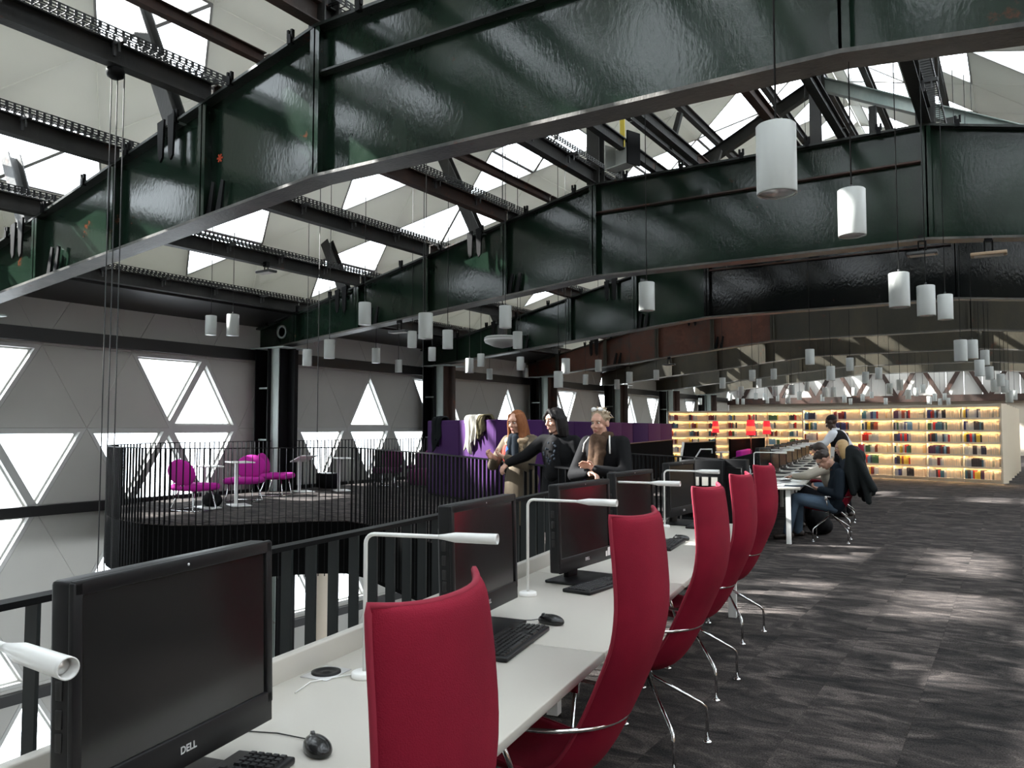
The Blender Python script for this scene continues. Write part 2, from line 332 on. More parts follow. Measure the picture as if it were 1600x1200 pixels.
def lattice(root, fn, p60, p120, tlim, glazed, mpanel, rnd, maxparts=290, toff=0, thick=.16, fi=.075, bead=True):
    """fn(y, t, d) -> world point on the skin, d metres outward. Cells are triangles of side LT; each is a panel or a window."""
    cells = []
    for ia in range(-20, 45):
        for ib in range(-8, 60):
            for kd in 'UD':
                vs = [(ia, ib), (ia+1, ib+1), (ia, ib+1)] if kd == 'U' else [(ia, ib), (ia+1, ib), (ia+1, ib+1)]
                P = [(LT*(a+p60+b+p120)/2, HT*((b+p120)-(a+p60))+toff) for a, b in vs]
                P = clip(clip(clip(clip(P, lambda p: p[1]-tlim[0]), lambda p: tlim[1]-p[1]), lambda p: p[0]-Y0), lambda p: Y1-p[0]) if True else P
                if len(P) < 3: continue
                c = (sum(p[0] for p in P)/len(P), sum(p[1] for p in P)/len(P))
                wc = fn(c[0], c[1], 0); vis = infront(wc, 120)
                g = (ia, ib, kd) in glazed or (not (vis and c[0] < 28) and rnd(c))
                cells.append((0 if vis else 1, wc.length, P, g))
    cells.sort(key=lambda t: t[:2])
    restp, restf, restg = MB(), MB(), MB(); npart = 0
    for nv, _, P, g in cells:
        own = nv == 0 and npart < maxparts
        if own: npart += 1
        if not g:
            inn = inset(P, .009)
            if not inn: continue
            mb = MB() if own else restp
            Q = inset(P, 1e-7) or P
            n = len(Q)
            if len(inn) == n:
                V = [fn(p[0], p[1], 0) for p in inn]+[fn(p[0], p[1], .012) for p in Q]+[fn(p[0], p[1], thick) for p in Q]
                F = [tuple(range(n)), tuple(reversed(range(2*n, 3*n)))]
                for r_ in (0, n): F += [(r_+i, r_+i+n, r_+(i+1) % n+n, r_+(i+1) % n) for i in range(n)]
                mb.add(V, F)
            else: mb.prism(Q, lambda p, d: fn(p[0], p[1], d), 0, thick)
            if own: mb.build('panel', mpanel, root)
        else:
            Q = inset(P, 1e-7); inn = inset(P, fi)
            if not inn or len(inn) != len(Q): continue
            n = len(Q); mb = MB() if own else restf
            V = [fn(p[0], p[1], 0) for p in Q]+[fn(p[0], p[1], 0) for p in inn]+[fn(p[0], p[1], thick) for p in inn]+[fn(p[0], p[1], thick) for p in Q]
            F = []
            for r_ in (0, n, 2*n): F += [(r_+i, r_+(i+1) % n, r_+(i+1) % n+n, r_+i+n) for i in range(n)]
            F += [(i, (i+1) % n, 3*n+(i+1) % n, 3*n+i) for i in range(n)]
            mb.add(V, F)
            # thin glazing bead near the glass
            ib_ = inset(P, .11) if bead else None
            if ib_ and len(ib_) == n:
                V = [fn(p[0], p[1], thick*.72) for p in inn]+[fn(p[0], p[1], thick*.72) for p in ib_]+[fn(p[0], p[1], thick) for p in ib_]
                mb.add(V, [(i, (i+1) % n, n+(i+1) % n, n+i) for i in range(n)]+[(n+i, n+(i+1) % n, 2*n+(i+1) % n, 2*n+i) for i in range(n)])
            pg = MB() if own else restg
            pg.add([fn(p[0], p[1], thick*.85) for p in inn], [tuple(range(n))])
            if own:
                f = mb.build('window_frame', M['wframe'], root); pg.build('window_pane', M['glass'], f)
            else: pass
    if restp.v: restp.build('distant_panels', mpanel, root, kind='stuff')
    if restf.v:
        f = restf.build('distant_window_frames', M['wframe'], root, kind='stuff'); restg.build('distant_panes', M['glass'], f, kind='stuff')
SL = .5; SLN = math.hypot(1, SL); RT = (XC-XL)*SLN
def wallL(y, t, d): return Vector((XL-d, y, t))
def roofL(y, t, d): return Vector((XL+t/SLN-d*SL/SLN, y, 4.8+t*SL/SLN+d/SLN))
def roofR(y, t, d): return Vector((XR-t/SLN+d*SL/SLN, y, 4.8+t*SL/SLN+d/SLN))
def wallR(y, t, d): return Vector((XR+d, y, t))
WG = {(2,3,'D'),(3,2,'D'),(3,2,'U'),(3,3,'D'),(4,1,'U'),(4,4,'D'),(4,5,'D'),(4,0,'D'),(5,1,'U'),(5,3,'U'),(5,4,'U'),(5,5,'D'),(5,5,'U'),(7,7,'D'),(8,5,'U'),(8,8,'D'),(8,8,'U'),(9,6,'U'),(9,10,'D'),(10,10,'U'),(9,9,'D'),(10,10,'D'),(12,12,'U'),(12,12,'D'),(14,14,'U'),(16,17,'D'),(17,17,'U'),(17,18,'D'),(18,18,'U'),(19,20,'D'),(22,22,'D'),(22,23,'D')}
RGL = {(-2,4,'D'),(-2,4,'U'),(-1,3,'U'),(-2,3,'U'),(-2,2,'U'),(0,2,'U'),(0,3,'U'),(1,3,'U'),(-1,4,'D'),(-4,2,'U'),(-4,3,'D'),(-4,3,'U'),(-5,2,'D'),(-5,1,'U'),(-6,1,'U'),(-6,2,'D'),(-7,1,'D'),(-7,2,'D'),(-8,1,'D'),(-7,0,'U'),(-3,2,'U'),(-10,-1,'D'),(-9,0,'D'),(0,5,'D'),(1,5,'U'),(1,4,'D'),(2,4,'U'),(1,3,'D'),(4,6,'D'),(4,6,'U'),(4,8,'D'),(5,10,'D'),(5,10,'U'),(5,11,'D'),(6,8,'U'),(6,9,'U'),(6,10,'D'),(6,8,'D'),(6,14,'D'),(6,14,'U'),(6,15,'D'),(7,13,'D'),(7,13,'U'),(7,14,'D'),(7,14,'U'),(7,16,'D'),(8,17,'D'),(8,17,'U'),(10,13,'D')}
RGR = {(5,13,'D'),(6,12,'U'),(6,13,'U'),(6,14,'U'),(6,15,'D'),(7,15,'D'),(7,15,'U'),(8,17,'D'),(9,18,'U')}
rr_ = random.Random(3)
wl = thing('wall_left', 'grey triangular panel wall with white glazed triangles behind the void', None, kind='structure')
ph = (11.0/LT) % 1
lattice(wl, wallL, ph, ph, (-5.2, 4.8), WG, M['panel'], lambda c: rr_.random() < .30, 290, 1.5, .17)
ceil = thing('ceiling', 'sloping roof of pale triangular panels and glazed triangles', None, kind='structure')
lattice(ceil, roofL, .88, .05, (0, RT), RGL, M['roofpanel'], lambda c: rr_.random() < (.10 if c[0] < 28 else .3), 260, 0, .10, .035, False)
ceil2 = thing('ceiling', 'far slope of the panelled roof beyond the ridge', None, kind='structure')
lattice(ceil2, roofR, .88, .05, (0, RT), RGR, M['roofpanel'], lambda c: rr_.random() < .42, 120, 0, .10, .035, False)
wr = thing('wall_right', 'triangular panel wall on the right of the hall', None, kind='structure')
lattice(wr, wallR, ph, ph, (-.4, 4.8), set(), M['panel'], lambda c: rr_.random() < .22, 0, 1.5, .17)
for i in range(30):
    a = Y0+(Y1-Y0)*i/30; MB().bb((XR-.06, a+.01, 0), (XR-.01, a+(Y1-Y0)/30-.01, 3.2)).build('wall_board', M['brownwall'], wr)
# black beams along the left wall, three heights
for k, (z, h) in enumerate(((3.30, .26), (-.08, .20), (-3.52, .20))):
    MB().bb((XL+.01, Y0, z-h/2), (XL+.16, Y1, z+h/2)).build('wall_beam', M['beam'], wl)
MB().prism([(XL, 4.02), (-14.74, 4.24), (-14.74, 4.33), (XL, 4.12)], lambda p, d: Vector((p[0], d, p[1])), Y0, Y1).build('trim_1', M['beam'], kind='structure', label='dark soffit along the eaves above the window wall')
# gable wall and back end
def gz(x): return 4.8+SL*min(x-XL, XR-x)
wb = thing('wall_back', 'pale gable wall with dark zigzag truss at the far end', None, kind='structure')
nx = 27
for i in range(nx):
    a, b = XL+(XR-XL)*i/nx, XL+(XR-XL)*(i+1)/nx
    top = [(a, gz(a)), (b, gz(b))]
    if a < XC < b: top = [(a, gz(a)), (XC, gz(XC)), (b, gz(b))]
    poly = [(a+.008, 3.3), (b-.008, 3.3)]+[(max(a+.008, min(b-.008, x)), z) for x, z in reversed(top)]
    MB().prism(poly, lambda p, d: Vector((p[0], Y1+d, p[1])), 0, .15).build('panel', M['cream2'], wb)
MB().bb((XL, Y1, -.3), (XR, Y1+.15, 3.3)).build('lower_wall', M['cream'], wb)
MB().bb((XL, Y1-.3, 3.02), (XR, Y1-.01, 3.40)).build('bottom_chord', M['purlin_rust'], wb)
for i in range(11):
    xb = XL+.9+2.3*i
    for sx in (-1, 1):
        if XL < xb+sx*1.15 < XR: MB().beam((xb, Y1-.2, 3.2), (xb+sx*1.15, Y1-.2, 5.3), .22, .16, up=(0, 1, 0)).build('diagonal', M['purlin_rust'], wb)
wf = thing('wall_front', 'gable wall behind the viewer', None, kind='structure')
MB().prism([(XL, -5.2), (XR, -5.2), (XR, 4.8), (XC, gz(XC)), (XL, 4.8)], lambda p, d: Vector((p[0], Y0-d, p[1])), 0, .15).build('panel', M['cream2'], wf)

# ------------------------------------------------------------------ floor with the void
NOSE = [(-15.2, 10.6), (-15.08, 9.75), (-14.75, 9.05), (-14.2, 8.5), (-13.45, 8.1), (-12.6, 7.8), (-11.8, 7.68), (-11.2, 7.78), (-10.65, 8.15), (-10.15, 8.78), (-9.72, 9.4), (-9.3, 9.66)]
RAIL3 = [(-8.80, 9.56), (-8.1, 9.2), (-6.75, 8.55), (-5.75, 8.02), (-4.55, 7.28), (-3.9, 6.90), (-3.3, 6.6), (-2.74, 6.36)]
rail_q = -.97
dk = lambda s, q: tuple(DK(s, q))[:2]
outline = [(XR, Y0), (XR, Y1), (XL, Y1), (XL, 29.0), (-15.2, 28.6)]+NOSE+RAIL3+[dk(6.45, rail_q), dk(-7.0, rail_q)]
fl = MB(); tri = tessellate_polygon([[Vector((x, y, 0)) for x, y in outline]]); n = len(outline)
fl.add([(x, y, -.006) for x, y in outline]+[(x, y, -.28) for x, y in outline], [tuple(t) for t in tri]+[(t[0]+n, t[1]+n, t[2]+n) for t in tri]+[(i, (i+1) % n, (i+1) % n+n, i+n) for i in range(n)])
floor = fl.build('floor', M['carpet'], kind='structure', label='dark brown grey streaked carpet floor around the void')
def inpoly(x, y, P):
    c = False; j = len(P)-1
    for i in range(len(P)):
        if (P[i][1] > y) != (P[j][1] > y) and x < (P[j][0]-P[i][0])*(y-P[i][1])/(P[j][1]-P[i][1])+P[i][0]: c = not c
        j = i
    return c
tl = MB(); e = .2494
tl.add([(-e,-e,0),(e,-e,0),(e,e,0),(-e,e,0),(-e-.0005,-e-.0005,-.006),(e+.0005,-e-.0005,-.006),(e+.0005,e+.0005,-.006),(-e-.0005,e+.0005,-.006)], [(0,1,2,3),(0,4,5,1),(1,5,6,2),(2,6,7,3),(3,7,4,0)])
tmesh = tl.mesh('carpet_tile', M['carpet']); tiles = []
for i in range(-33, 17):
    for j in range(-2, 104):
        x, y = i*.5+.25, j*.5+.25
        if x < XL+.3 or x > XR-.3 or y > Y1-.3: continue
        if all(inpoly(x+a, y+b, outline) for a in (-.26, .26) for b in (-.26, .26)):
            tiles.append((not infront((x, y, 0), 40), math.hypot(x, y), x, y))
tiles.sort(); rest = MB()
for k, (_, d, x, y) in enumerate(tiles):
    if k < 290: link('carpet_tile', tmesh, floor, (x, y, 0))
    elif infront((x, y, 0), 200) and d < 30: rest.xf = Matrix.Translation((x, y, 0)); rest.add([tuple(v.co) for v in tmesh.vertices], [tuple(p.vertices) for p in tmesh.polygons])
rest.xf = None; rest.build('distant_carpet_tiles', M['carpet'], floor, kind='stuff')
MB().bb((XL, Y0, -5.3), (XR, Y1, -5.2)).build('floor', M['lower'], kind='structure', label='grey floor of the storey below the void')
# black fascia below the edge of the void
fp = [(-15.2, 28.6)]+NOSE+RAIL3+[dk(6.45, rail_q), dk(-3, rail_q)]
fm = MB()
for a, b in zip(fp[:-1], fp[1:]): fm.beam((a[0], a[1], -.44), (b[0], b[1], -.44), .03, .84)
fm.build('fascia', M['fascia'], floor)
# pale columns of the storey below
for x, y in ((-15.4, 13.5), (-13.3, 13.0), (-15.4, 20.0), (-9.5, 13.5), (-6, 13.5)):
    MB().lathe([(.22, -5.2), (.22, -.3)], 20, (x, y, 0)).build('pillar', M['cream'], kind='structure', label='pale round pillar under the platform')

# ------------------------------------------------------------------ railings
def railing(name, pts, label, zt, zb, pitch, bar_m, bd=.016, group='black bar railings round the void'):
    """pts (x,y) polyline; zt top height list or number"""
    root = thing(name, label, 'railing', (pts[0][0], pts[0][1], 0), 0, group); o = Vector((pts[0][0], pts[0][1], 0))
    zs = zt if isinstance(zt, list) else [zt]*len(pts)
    P = [Vector((p[0], p[1], z))-o for p, z in zip(pts, zs)]
    tr = MB()
    V = []; n = len(P)
    for i in range(n):
        t = (P[min(i+1, n-1)]-P[max(i-1, 0)]); t.z = 0; t.normalize(); sd_ = Vector((t.y, -t.x, 0))
        for a, b in ((-.025, -.016), (.025, -.016), (.025, 0), (-.025, 0)): V.append(P[i]+sd_*a+Vector((0, 0, b)))
    F = [(i*4+k, i*4+(k+1) % 4, (i+1)*4+(k+1) % 4, (i+1)*4+k) for i in range(n-1) for k in range(4)]+[(3, 2, 1, 0), ((n-1)*4, (n-1)*4+1, (n-1)*4+2, (n-1)*4+3)]
    tr.add(V, F).build('top_rail', M['black'], root)
    bm_ = {}
    d = 0; nxt = pitch/2
    for a, b in zip(P[:-1], P[1:]):
        L = Vector((b.x-a.x, b.y-a.y, 0)).length; t = Vector((b.x-a.x, b.y-a.y, 0)).normalized()
        while nxt <= d+L:
            f = (nxt-d)/L; p = a.lerp(b, f); h = round(p.z-.016-zb, 3)
            if h not in bm_: bm_[h] = MB().bb((-.005, -bd, 0), (.005, bd, h)).mesh('bar', bar_m)
            link('bar', bm_[h], root, (p.x, p.y, zb), rotz=math.atan2(t.y, t.x)); nxt += pitch
        d += L
    return root
railing('railing', [dk(s, rail_q) for s in (1.17-.065-.13*14, 6.42)], 'straight black railing of flat bars right behind the nearest white desk', 1.105, -.35, .13, M['bar'], .021)
railing('railing', NOSE[1:], 'curved black railing with long fins round the nose of the platform', 1.19, -.9, .105, M['black'])
railing('railing', [(-9.22, 9.64)]+RAIL3, 'black railing the three women lean on', [1.19, 1.185, 1.18, 1.17, 1.155, 1.14, 1.13, 1.12, 1.11], -.8, .115, M['black'])
railing('railing', [(-15.2, 28.4), (-15.2, 10.6), NOSE[1]], 'long black railing along the window wall at the back of the platform', 1.2, -.6, .125, M['black'])
railing('railing', [tuple(at(985, 708, 12.5))[:2], tuple(at(1060, 713, 11.2))[:2], tuple(at(1127, 717, 10.2))[:2]], 'thin black railing behind the woman with short ash blond hair', 1.11, .02, .12, M['black'])

# ------------------------------------------------------------------ girders
GY = [6.45, 13.5, 20.0, 26.5, 33.0, 39.5, 45.5]
KX = [-16, -14.65, -12.65, -10.65, -8.65, -6.65, -1.05]; KX = KX+[2*XC-x for x in KX[4::-1]]
def zb_(x): x = XC-abs(x-XC); return 4.36 if x >= -6.65 else 3.42+(x+16.15)/(9.5)*.94
def zt_(x): x = XC-abs(x-XC); return 6.11 if x >= -6.65 else 3.95+(x+16.15)/(9.5)*2.16
def gmats(k, x):
    if k < 2: return M['green']
    if k == 2: return M['green'] if x < -6.7 else M['black_gloss']
    if k == 3: return M['rusty'] if x < -6.7 else M['olive']
    return M['olive']
gname = ['nearest', 'second', 'third', 'fourth', 'fifth', 'sixth', 'seventh']
glook = ['glossy dark green steel girder with wide sloping arm overhead', 'glossy dark green steel girder behind the two large pendants', 'steel girder, green arm and shiny black middle', 'steel girder with rust red arm', 'olive brown steel girder', 'olive brown steel girder', 'olive brown steel girder']
for k, gy in enumerate(GY):
    o = Vector((XC, gy, 4.36))
    root = thing('roof_girder', glook[k]+', '+gname[k]+' from the viewer', 'girder', o, 0, 'roof girders')
    fm_ = M['green2'] if k < 3 else M['olive']
    def W(p, d): return Vector((p[0], gy+d, p[1]))-o
    for a, b in zip(KX[:-1], KX[1:]):
        MB().prism([(a, zb_(a)), (b, zb_(b)), (b, zt_(b)), (a, zt_(a))], W, -.01, .01).build('web_panel', gmats(k, (a+b)/2), root)
    tf, bf = MB(), MB()
    for a, b in zip(KX[:-1], KX[1:]):
        tf.prism([(a, zt_(a)), (b, zt_(b)), (b, zt_(b)-.035), (a, zt_(a)-.035)], W, -.15, .15)
        bf.prism([(a, zb_(a)-.035), (b, zb_(b)-.035), (b, zb_(b)), (a, zb_(a))], W, -.16, .16)
    tf.build('top_flange', fm_, root); bf.build('bottom_flange', M['worn_lit'], root)
    for x in KX[1:-1]:
        s_ = MB(); s_.bb((x-.012, gy-.145, zb_(x)), (x+.012, gy+.145, zt_(x)-.035)); s_.bb((x-.07, gy-.145, zb_(x)), (x+.07, gy-.125, zt_(x)-.035))
        s_.v = [v-o for v in s_.v]; s_.build('stiffener', gmats(k, x-.1 if k != 2 else x+.2) if k < 3 else fm_, root)
    hs = MB().bb((-6.63, gy-.12, 5.54), (-1.07, gy+.12, 5.565)); hs.v = [v-o for v in hs.v]; hs.build('horizontal_stiffener', M['purlin_rust'] if k else M['green2'], root)
    if k < 4:
        for x in (-9.45, -13.2):                       # fin brackets under the posts
            for dx in (0, .22):
                b_ = MB().prism([(x+dx-.07, zt_(x+dx)+.06), (x+dx+.07, zt_(x+dx)+.09), (x+dx+.05, zt_(x)-.42), (x+dx, zt_(x)-.48), (x+dx-.04, zt_(x)-.38)], W, -.19, -.16)
                b_.build('fin_bracket', M['black'], root)
            b_ = MB()
            for dx in (-.05, .13):
                b_.prism([(x+.9+dx, zb_(x+.9)), (x+1.0+dx, zb_(x+1.0)), (x+1.06+dx, zb_(x+1)+.40), (x+1.01+dx, zb_(x+1)+.42)], W, -.10, -.07)
            b_.build('lower_fin', M['black'], root)
        xx = -15.6
        cm = None
        while xx < 0:                                    # small beam clips along the top flange
            if cm is None: cm = MB().bb((-.03, -.03, -.05), (.03, .03, .06)).bb((-.045, -.02, .02), (-.015, .02, .12)).bb((.015, -.02, .02), (.045, .02, .12)).mesh('beam_clip', M['black'])
            link('beam_clip', cm, root, Vector((xx, gy-.15, zt_(xx)))-o); xx += 1.07
    if k == 0:
        pm = MB()
        for a in (0, 60, 120):
            pm.box((0, 0, 0), (.11, .004, .022), Matrix.Rotation(R(a), 3, 'Y'))
        pm.v = [v+Vector((-9.35, gy-.014, 4.92))-o+Vector((.9, 0, 0)) for v in pm.v]; pm.build('paint_mark', M['orange'], root)
    if k == 1:
        MB().lathe([(.12, -.015), (.17, -.015), (.17, .015), (.12, .015), (.12, -.015)], 24, Vector((-15.2, gy-.03, 3.86))-o, rot=Matrix.Rotation(PI/2, 3, 'X')).build('round_collar', M['colgreen'], root)
    # left column with its lattice strip, foot on the floor below
    cl = thing('steel_column', f'dark built-up steel column against the window wall under the {gname[k]} girder', 'column', (XL+.55, gy, -5.2), 0, 'wall columns')
    c0 = Vector((XL+.55, gy, -5.2))
    def loc(mb): mb.v = [v-c0 for v in mb.v]; return mb
    ztop = 3.42
    for sx in (-.22, .22): loc(MB().bb((XL+.55+sx-.012, gy-.42, -5.2), (XL+.55+sx+.012, gy+.42, ztop))).build('flange', M['black'] if sx < 0 or k else M['green'], cl)
    loc(MB().bb((XL+.35, gy-.012, -5.2), (XL+.75, gy+.012, ztop))).build('web', M['purlin'], cl)
    loc(MB().bb((XL+.70, gy-.32, -5.2), (XL+1.04, gy-.30, ztop))).build('strip_plate', M['colgreen'], cl)
    loc(MB().bb((XL+1.02, gy-.28, -5.2), (XL+1.06, gy+.28, ztop)).bb((XL+1.06, gy-.05, -5.2), (XL+1.3, gy-.02, ztop))).build('front_plate', M['black'] if k < 2 else M['purlin_rust'], cl)
    loc(MB().bb((XL+.2, gy-.46, ztop), (XL+1.35, gy+.46, ztop+.03))).build('cap_plate', M['colgreen'], cl)
    for zz in (2.45, 1.2):
        loc(MB().bb((XL+.34, gy-.31, zz), (XL+.8, gy-.29, zz+.04))).build('batten', M['colgreen'], cl)

# ------------------------------------------------------------------ purlins with cable trays
gy_ = [Y0]+GY+[Y1]
def tray(mb, x, y0, y1, z):
    for dx in (-.09, .09):
        for zz in (0, .035, .07): mb.bb((x+dx-.006, y0, z+zz), (x+dx+.006, y1, z+zz+.012))
    y = y0
    step = .09 if y0 < 13 else .18
    while y < y1:
        mb.bb((x-.09, y, z), (x+.09, y+.012, z+.008))
        for dx in (-.09, .09): mb.bb((x+dx-.007, y, z), (x+dx+.007, y+.035, z+.082))
        y += step
lines = [(-14.65, 1), (-12.65, 1), (-10.65, 1), (-8.65, 1), (-6.65, 1), (-5.45, 0), (-4.65, 0), (-3.05, 0), (-2.25, 0), (-1.05, 1), (.95, 1), (2.95, 0)]
for bi in range(len(gy_)-1):
    ya, yb = gy_[bi], gy_[bi+1]
    if bi > 5: continue
    where = 'over the viewer' if bi == 0 else f'between the {gname[bi-1]} and {gname[bi] if bi < 7 else "last"} girders'
    for li, (x, tr_) in enumerate(lines):
        z = zt_(x); o = Vector((x, ya+.02, z))
        root = thing('roof_purlin', f'dark steel purlin, {ORD[li]} line from the window wall, {where}', 'purlin', o, 0, 'roof purlins')
        a, b = Vector((0, 0, .13)), Vector((0, yb-ya-.04, .13))
        MB().ibeam(a, b, .16 if tr_ else .12, .26 if tr_ else .2, .018).build('beam', M['purlin'] if (li+bi) % 4 else M['purlin_rust'], root)
        if tr_ and bi < 4:
            t = MB(); tray(t, .13, 0, yb-ya-.04, .26); t.build('cable_tray', M['tray'], root)
            y = .8
            while y < yb-ya-.3:
                MB().bb((.02, y, .2), (.26, y+.05, .25)).bb((.06, y, .08), (.09, y+.03, .2)).bb((.17, y, .10), (.19, y+.02, .2)).build('tray_clip', M['lampmetal'], root); y += 1.25
    for li, (x, dz) in enumerate(((-7.65, .12), (-7.15, .62), (-5.9, 1.15))):
        z = zt_(x)+dz; o = Vector((x, ya+.02, z))
        root = thing('secondary_purlin', f'thin upper purlin on short struts, {ORD[li]} of three, {where}', 'purlin', o, 0, 'upper purlins')
        MB().ibeam((0, 0, 0), (0, yb-ya-.04, 0), .1, .14, .012).build('beam', M['purlin_rust'] if li == 0 else M['purlin'], root)
        if dz > .3:
            for f in (.3, .7): MB().beam((.0, (yb-ya)*f, -.02), (.22, (yb-ya)*f, .72), .10, .10, up=(0, 1, 0)).build('strut', M['purlin'], root)
# posts and ridge frames on the girders
for k, gy in enumerate(GY[:5]):
    for x in (-9.45, -13.2):
        d = Vector((-SL, 0, 1)).normalized(); a = Vector((x+.1, gy, zt_(x)+.02))
        L = (4.8+SL*(a.x-XL)-a.z)/(d.z-SL*d.x)
        t = thing('roof_post', f'leaning steel post from the {gname[k]} girder up to the roof, {"inner" if x > -10 else "outer"} one', 'post', a, 0, 'roof posts')
        MB().ibeam((0, 0, 0), d*(L-.03), .24, .20, .02, up=(0, 1, 0)).build('shaft', M['purlin'], t)
        MB().box((0, 0, .01), (.4, .26, .02)).build('foot_plate', M['colgreen'], t)
    t = thing('gable_truss', f'small gabled steel frame under the ridge on the {gname[k]} girder', 'frame', (XC, gy, 6.11), 0, 'ridge frames')
    for sx in (-1, 1):
        MB().ibeam((sx*2.8, 0, 0), (sx*2.8, 0, 2.28), .26, .24, .02, up=(0, 1, 0)).build('post', M['purlin'], t)
        MB().ibeam((sx*4.2, 0, 1.65), (sx*.05, 0, 3.72), .22, .30, .02, up=(0, 0, 1)).build('rafter', M['colgreen'] if sx > 0 else M['purlin'], t)
    MB().bb((-.16, -.12, 3.45), (.16, .12, 3.92)).build('ridge_plate', M['purlin'], t)
    MB().ibeam((1.2, 0, .0), (1.2, 0, 2.9), .16, .16, .016, up=(0, 1, 0)).build('king_post', M['purlin'], t)
for li, (x, z) in enumerate(((-6.4, 8.98), (-4.9, 9.72), (-3.85, 10.22), (-2.75, 9.76), (-1.2, 8.99))):
    t = thing('ridge_purlin', f'long dark purlin under the ridge, {ORD[li]} of five from the window wall', 'purlin', (x, 2, z), 0, 'ridge purlins')
    MB().ibeam((0, 0, 0), (0, 40, 0), .14, .22, .016).build('beam', M['purlin'], t)

# ------------------------------------------------------------------ desks with their stations
def desk(s0, s1, name, label, q0=0.0, pitch=1.285):
    o = DK(s0, q0); root = thing('desk', label, 'desk', o, DA, 'long white desks')   # local: x = q, y = s
    n = max(1, round((s1-s0)/pitch)); p = (s1-s0)/n
    tm = MB().rbox((0, 0, 0), (.80, p-.004, .03), .004, seg=2).mesh('desk_top', M['desk'])
    for i in range(n): link('desk_top', tm, root, (-.40, p*(i+.5), .715))
    MB().rbox((-.815, (s1-s0)/2, .745), (.035, s1-s0, .115), .005, seg=2).build('upstand', M['desk'], root)
    MB().bb((-.80, .05, .30), (-.78, s1-s0-.05, .70)).build('modesty_panel', M['deskpanel'], root)
    MB().bb((-.70, .05, .62), (-.55, s1-s0-.05, .69)).build('cable_channel', M['white'], root)
    for i in range(n+1):
        y = min(max(p*i, .06), s1-s0-.06)
        MB().bb((-.72, y-.03, 0), (-.66, y+.03, .70)).build('leg', M['white'], root)
        if i in (0, n): MB().bb((-.18, y-.03, 0), (-.12, y+.03, .70)).build('leg', M['white'], root)
    for i in range(n):
        y = p*i+.744
        f = MB().rbox((-.73, 0, .7315), (.10, .13, .003), .001, seg=1).build('socket_plate', M['silver'], root, (0, y, 0))
        MB().lathe([(.046, 0), (.046, .006), (.036, .007), (.03, .003), (.012, .003), (.010, .005), (0.0001, .005)], 24, (-.73, 0, .732)).build('socket_ring', M['monitor'], f)
    return root
d1 = desk(-1.42, 6.55, 'desk', 'long white desk of empty computer stations beside the railing')
d2 = desk(10.85, 23.7, 'desk', 'long white desk where the people sit, ahead of the red chairs', .07)
MB().bb((-.86, 0.02, 0), (-.83, 12.8, 1.10)).build('back_screen', M['matte'], d2)
MB().bb((-.78, .02, .02), (-.42, .05, .70)).build('end_panel', M['tan'], d2)

def text_mesh(txt, size, depth):
    c = bpy.data.curves.new('lettering', 'FONT'); c.body = txt; c.size = size; c.extrude = depth; c.align_x = 'CENTER'; c.align_y = 'CENTER'; c.offset = size*.02
    o = bpy.data.objects.new('lettering', c); COL.objects.link(o); dg = bpy.context.evaluated_depsgraph_get()
    me = bpy.data.meshes.new_from_object(o.evaluated_get(dg)); bpy.data.objects.remove(o); return me
logo = text_mesh('DELL', .021, .0006); logo.materials.clear(); logo.materials.append(M['silver'])
# monitor: local x = towards the user (q), y = along desk, z up; origin on the desk under the panel
def make_monitor(near=True):
    W_, H_, zc = .558, .425, .285
    tilt = Matrix.Rotation(R(-1.5), 4, 'Y')
    root = thing('monitor', '', 'monitor')
    xf = Matrix.Translation((0, 0, zc)) @ tilt
    MB(xf).rbox((-.028, 0, 0), (.05, W_, H_), .008, seg=2).rbox((-.065, 0, -.02), (.05, W_*.8, H_*.75), .02, seg=3).build('housing', M['monitor'], root)
    MB(xf).rbox((.002, 0, .199), (.012, W_+.004, .028), .003, seg=2).rbox((.002, 0, -.178), (.012, W_+.004, .070), .003, seg=2).rbox((.002, -.273, .02), (.012, .022, .38), .003, seg=2).rbox((.002, .273, .02), (.012, .022, .38), .003, seg=2).build('bezel', M['monitor'], root)
    MB(xf).bb((-.004, -.262, -.144), (.002, .262, .186)).build('screen', M['screen'], root)
    lo = link('logo_lettering', logo, root); lo.matrix_local = xf @ Matrix.Translation((.0088, .0, -.176)) @ Euler((PI/2, 0, PI/2)).to_matrix().to_4x4()
    MB(xf).bb((.0075, .235, -.192), (.0085, .262, -.148)).bb((.0075, .21, -.192), (.0085, .23, -.165)).build('sticker', M['paper'], root) if not near else None
    MB().rbox((-.085, 0, .11), (.03, .11, .21), .01, seg=2).build('stand_neck', M['monitor'], root)
    MB().rbox((-.02, 0, .008), (.24, .34, .014), .005, seg=2).build('stand_base', M['monitor'], root)
    pm = MB(xf)
    for z in (.07, .02, -.03, -.07): pm.rbox((-.028, -W_/2-.001, z), (.016, .004, .034), .0015, seg=1)
    pm.build('port_strip', M['cord'], root)
    MB(xf).lathe([(.0001, .003), (.003, .003), (.003, 0)], 10, (.006, 0, .199), rot=Matrix.Rotation(PI/2, 3, 'Y')).build('camera_lens', M['silver'], root)
    MB().tube([(-.09, .1, .13), (-.15, .13, .05), (-.20, .16, .005), (-.26, .14, .004)], .004, 6).build('cable', M['cord'], root)
    return root
mon = make_monitor(True); mon2 = make_monitor(False)
def place(root, s, q, z, rz, label, group, first):
    p = DK(s, q, z); a = DA+rz
    if first: root.location = p; root.rotation_euler = (0, 0, a); root['label'] = label; root['group'] = group; return root
    return dup(root, p, a, label, group)
mg = 'monitors on the near desk'
place(mon, 1.155, -.475, .73, R(4), 'black monitor with a silver logo, nearest, filling the lower left corner', mg, True)
place(mon, 2.66, -.50, .73, 0, 'black monitor behind the nearest red chair', mg, False)
place(mon2, 3.78, -.475, .73, R(-9), 'black monitor with a white sticker beside the second desk lamp', mg, True)
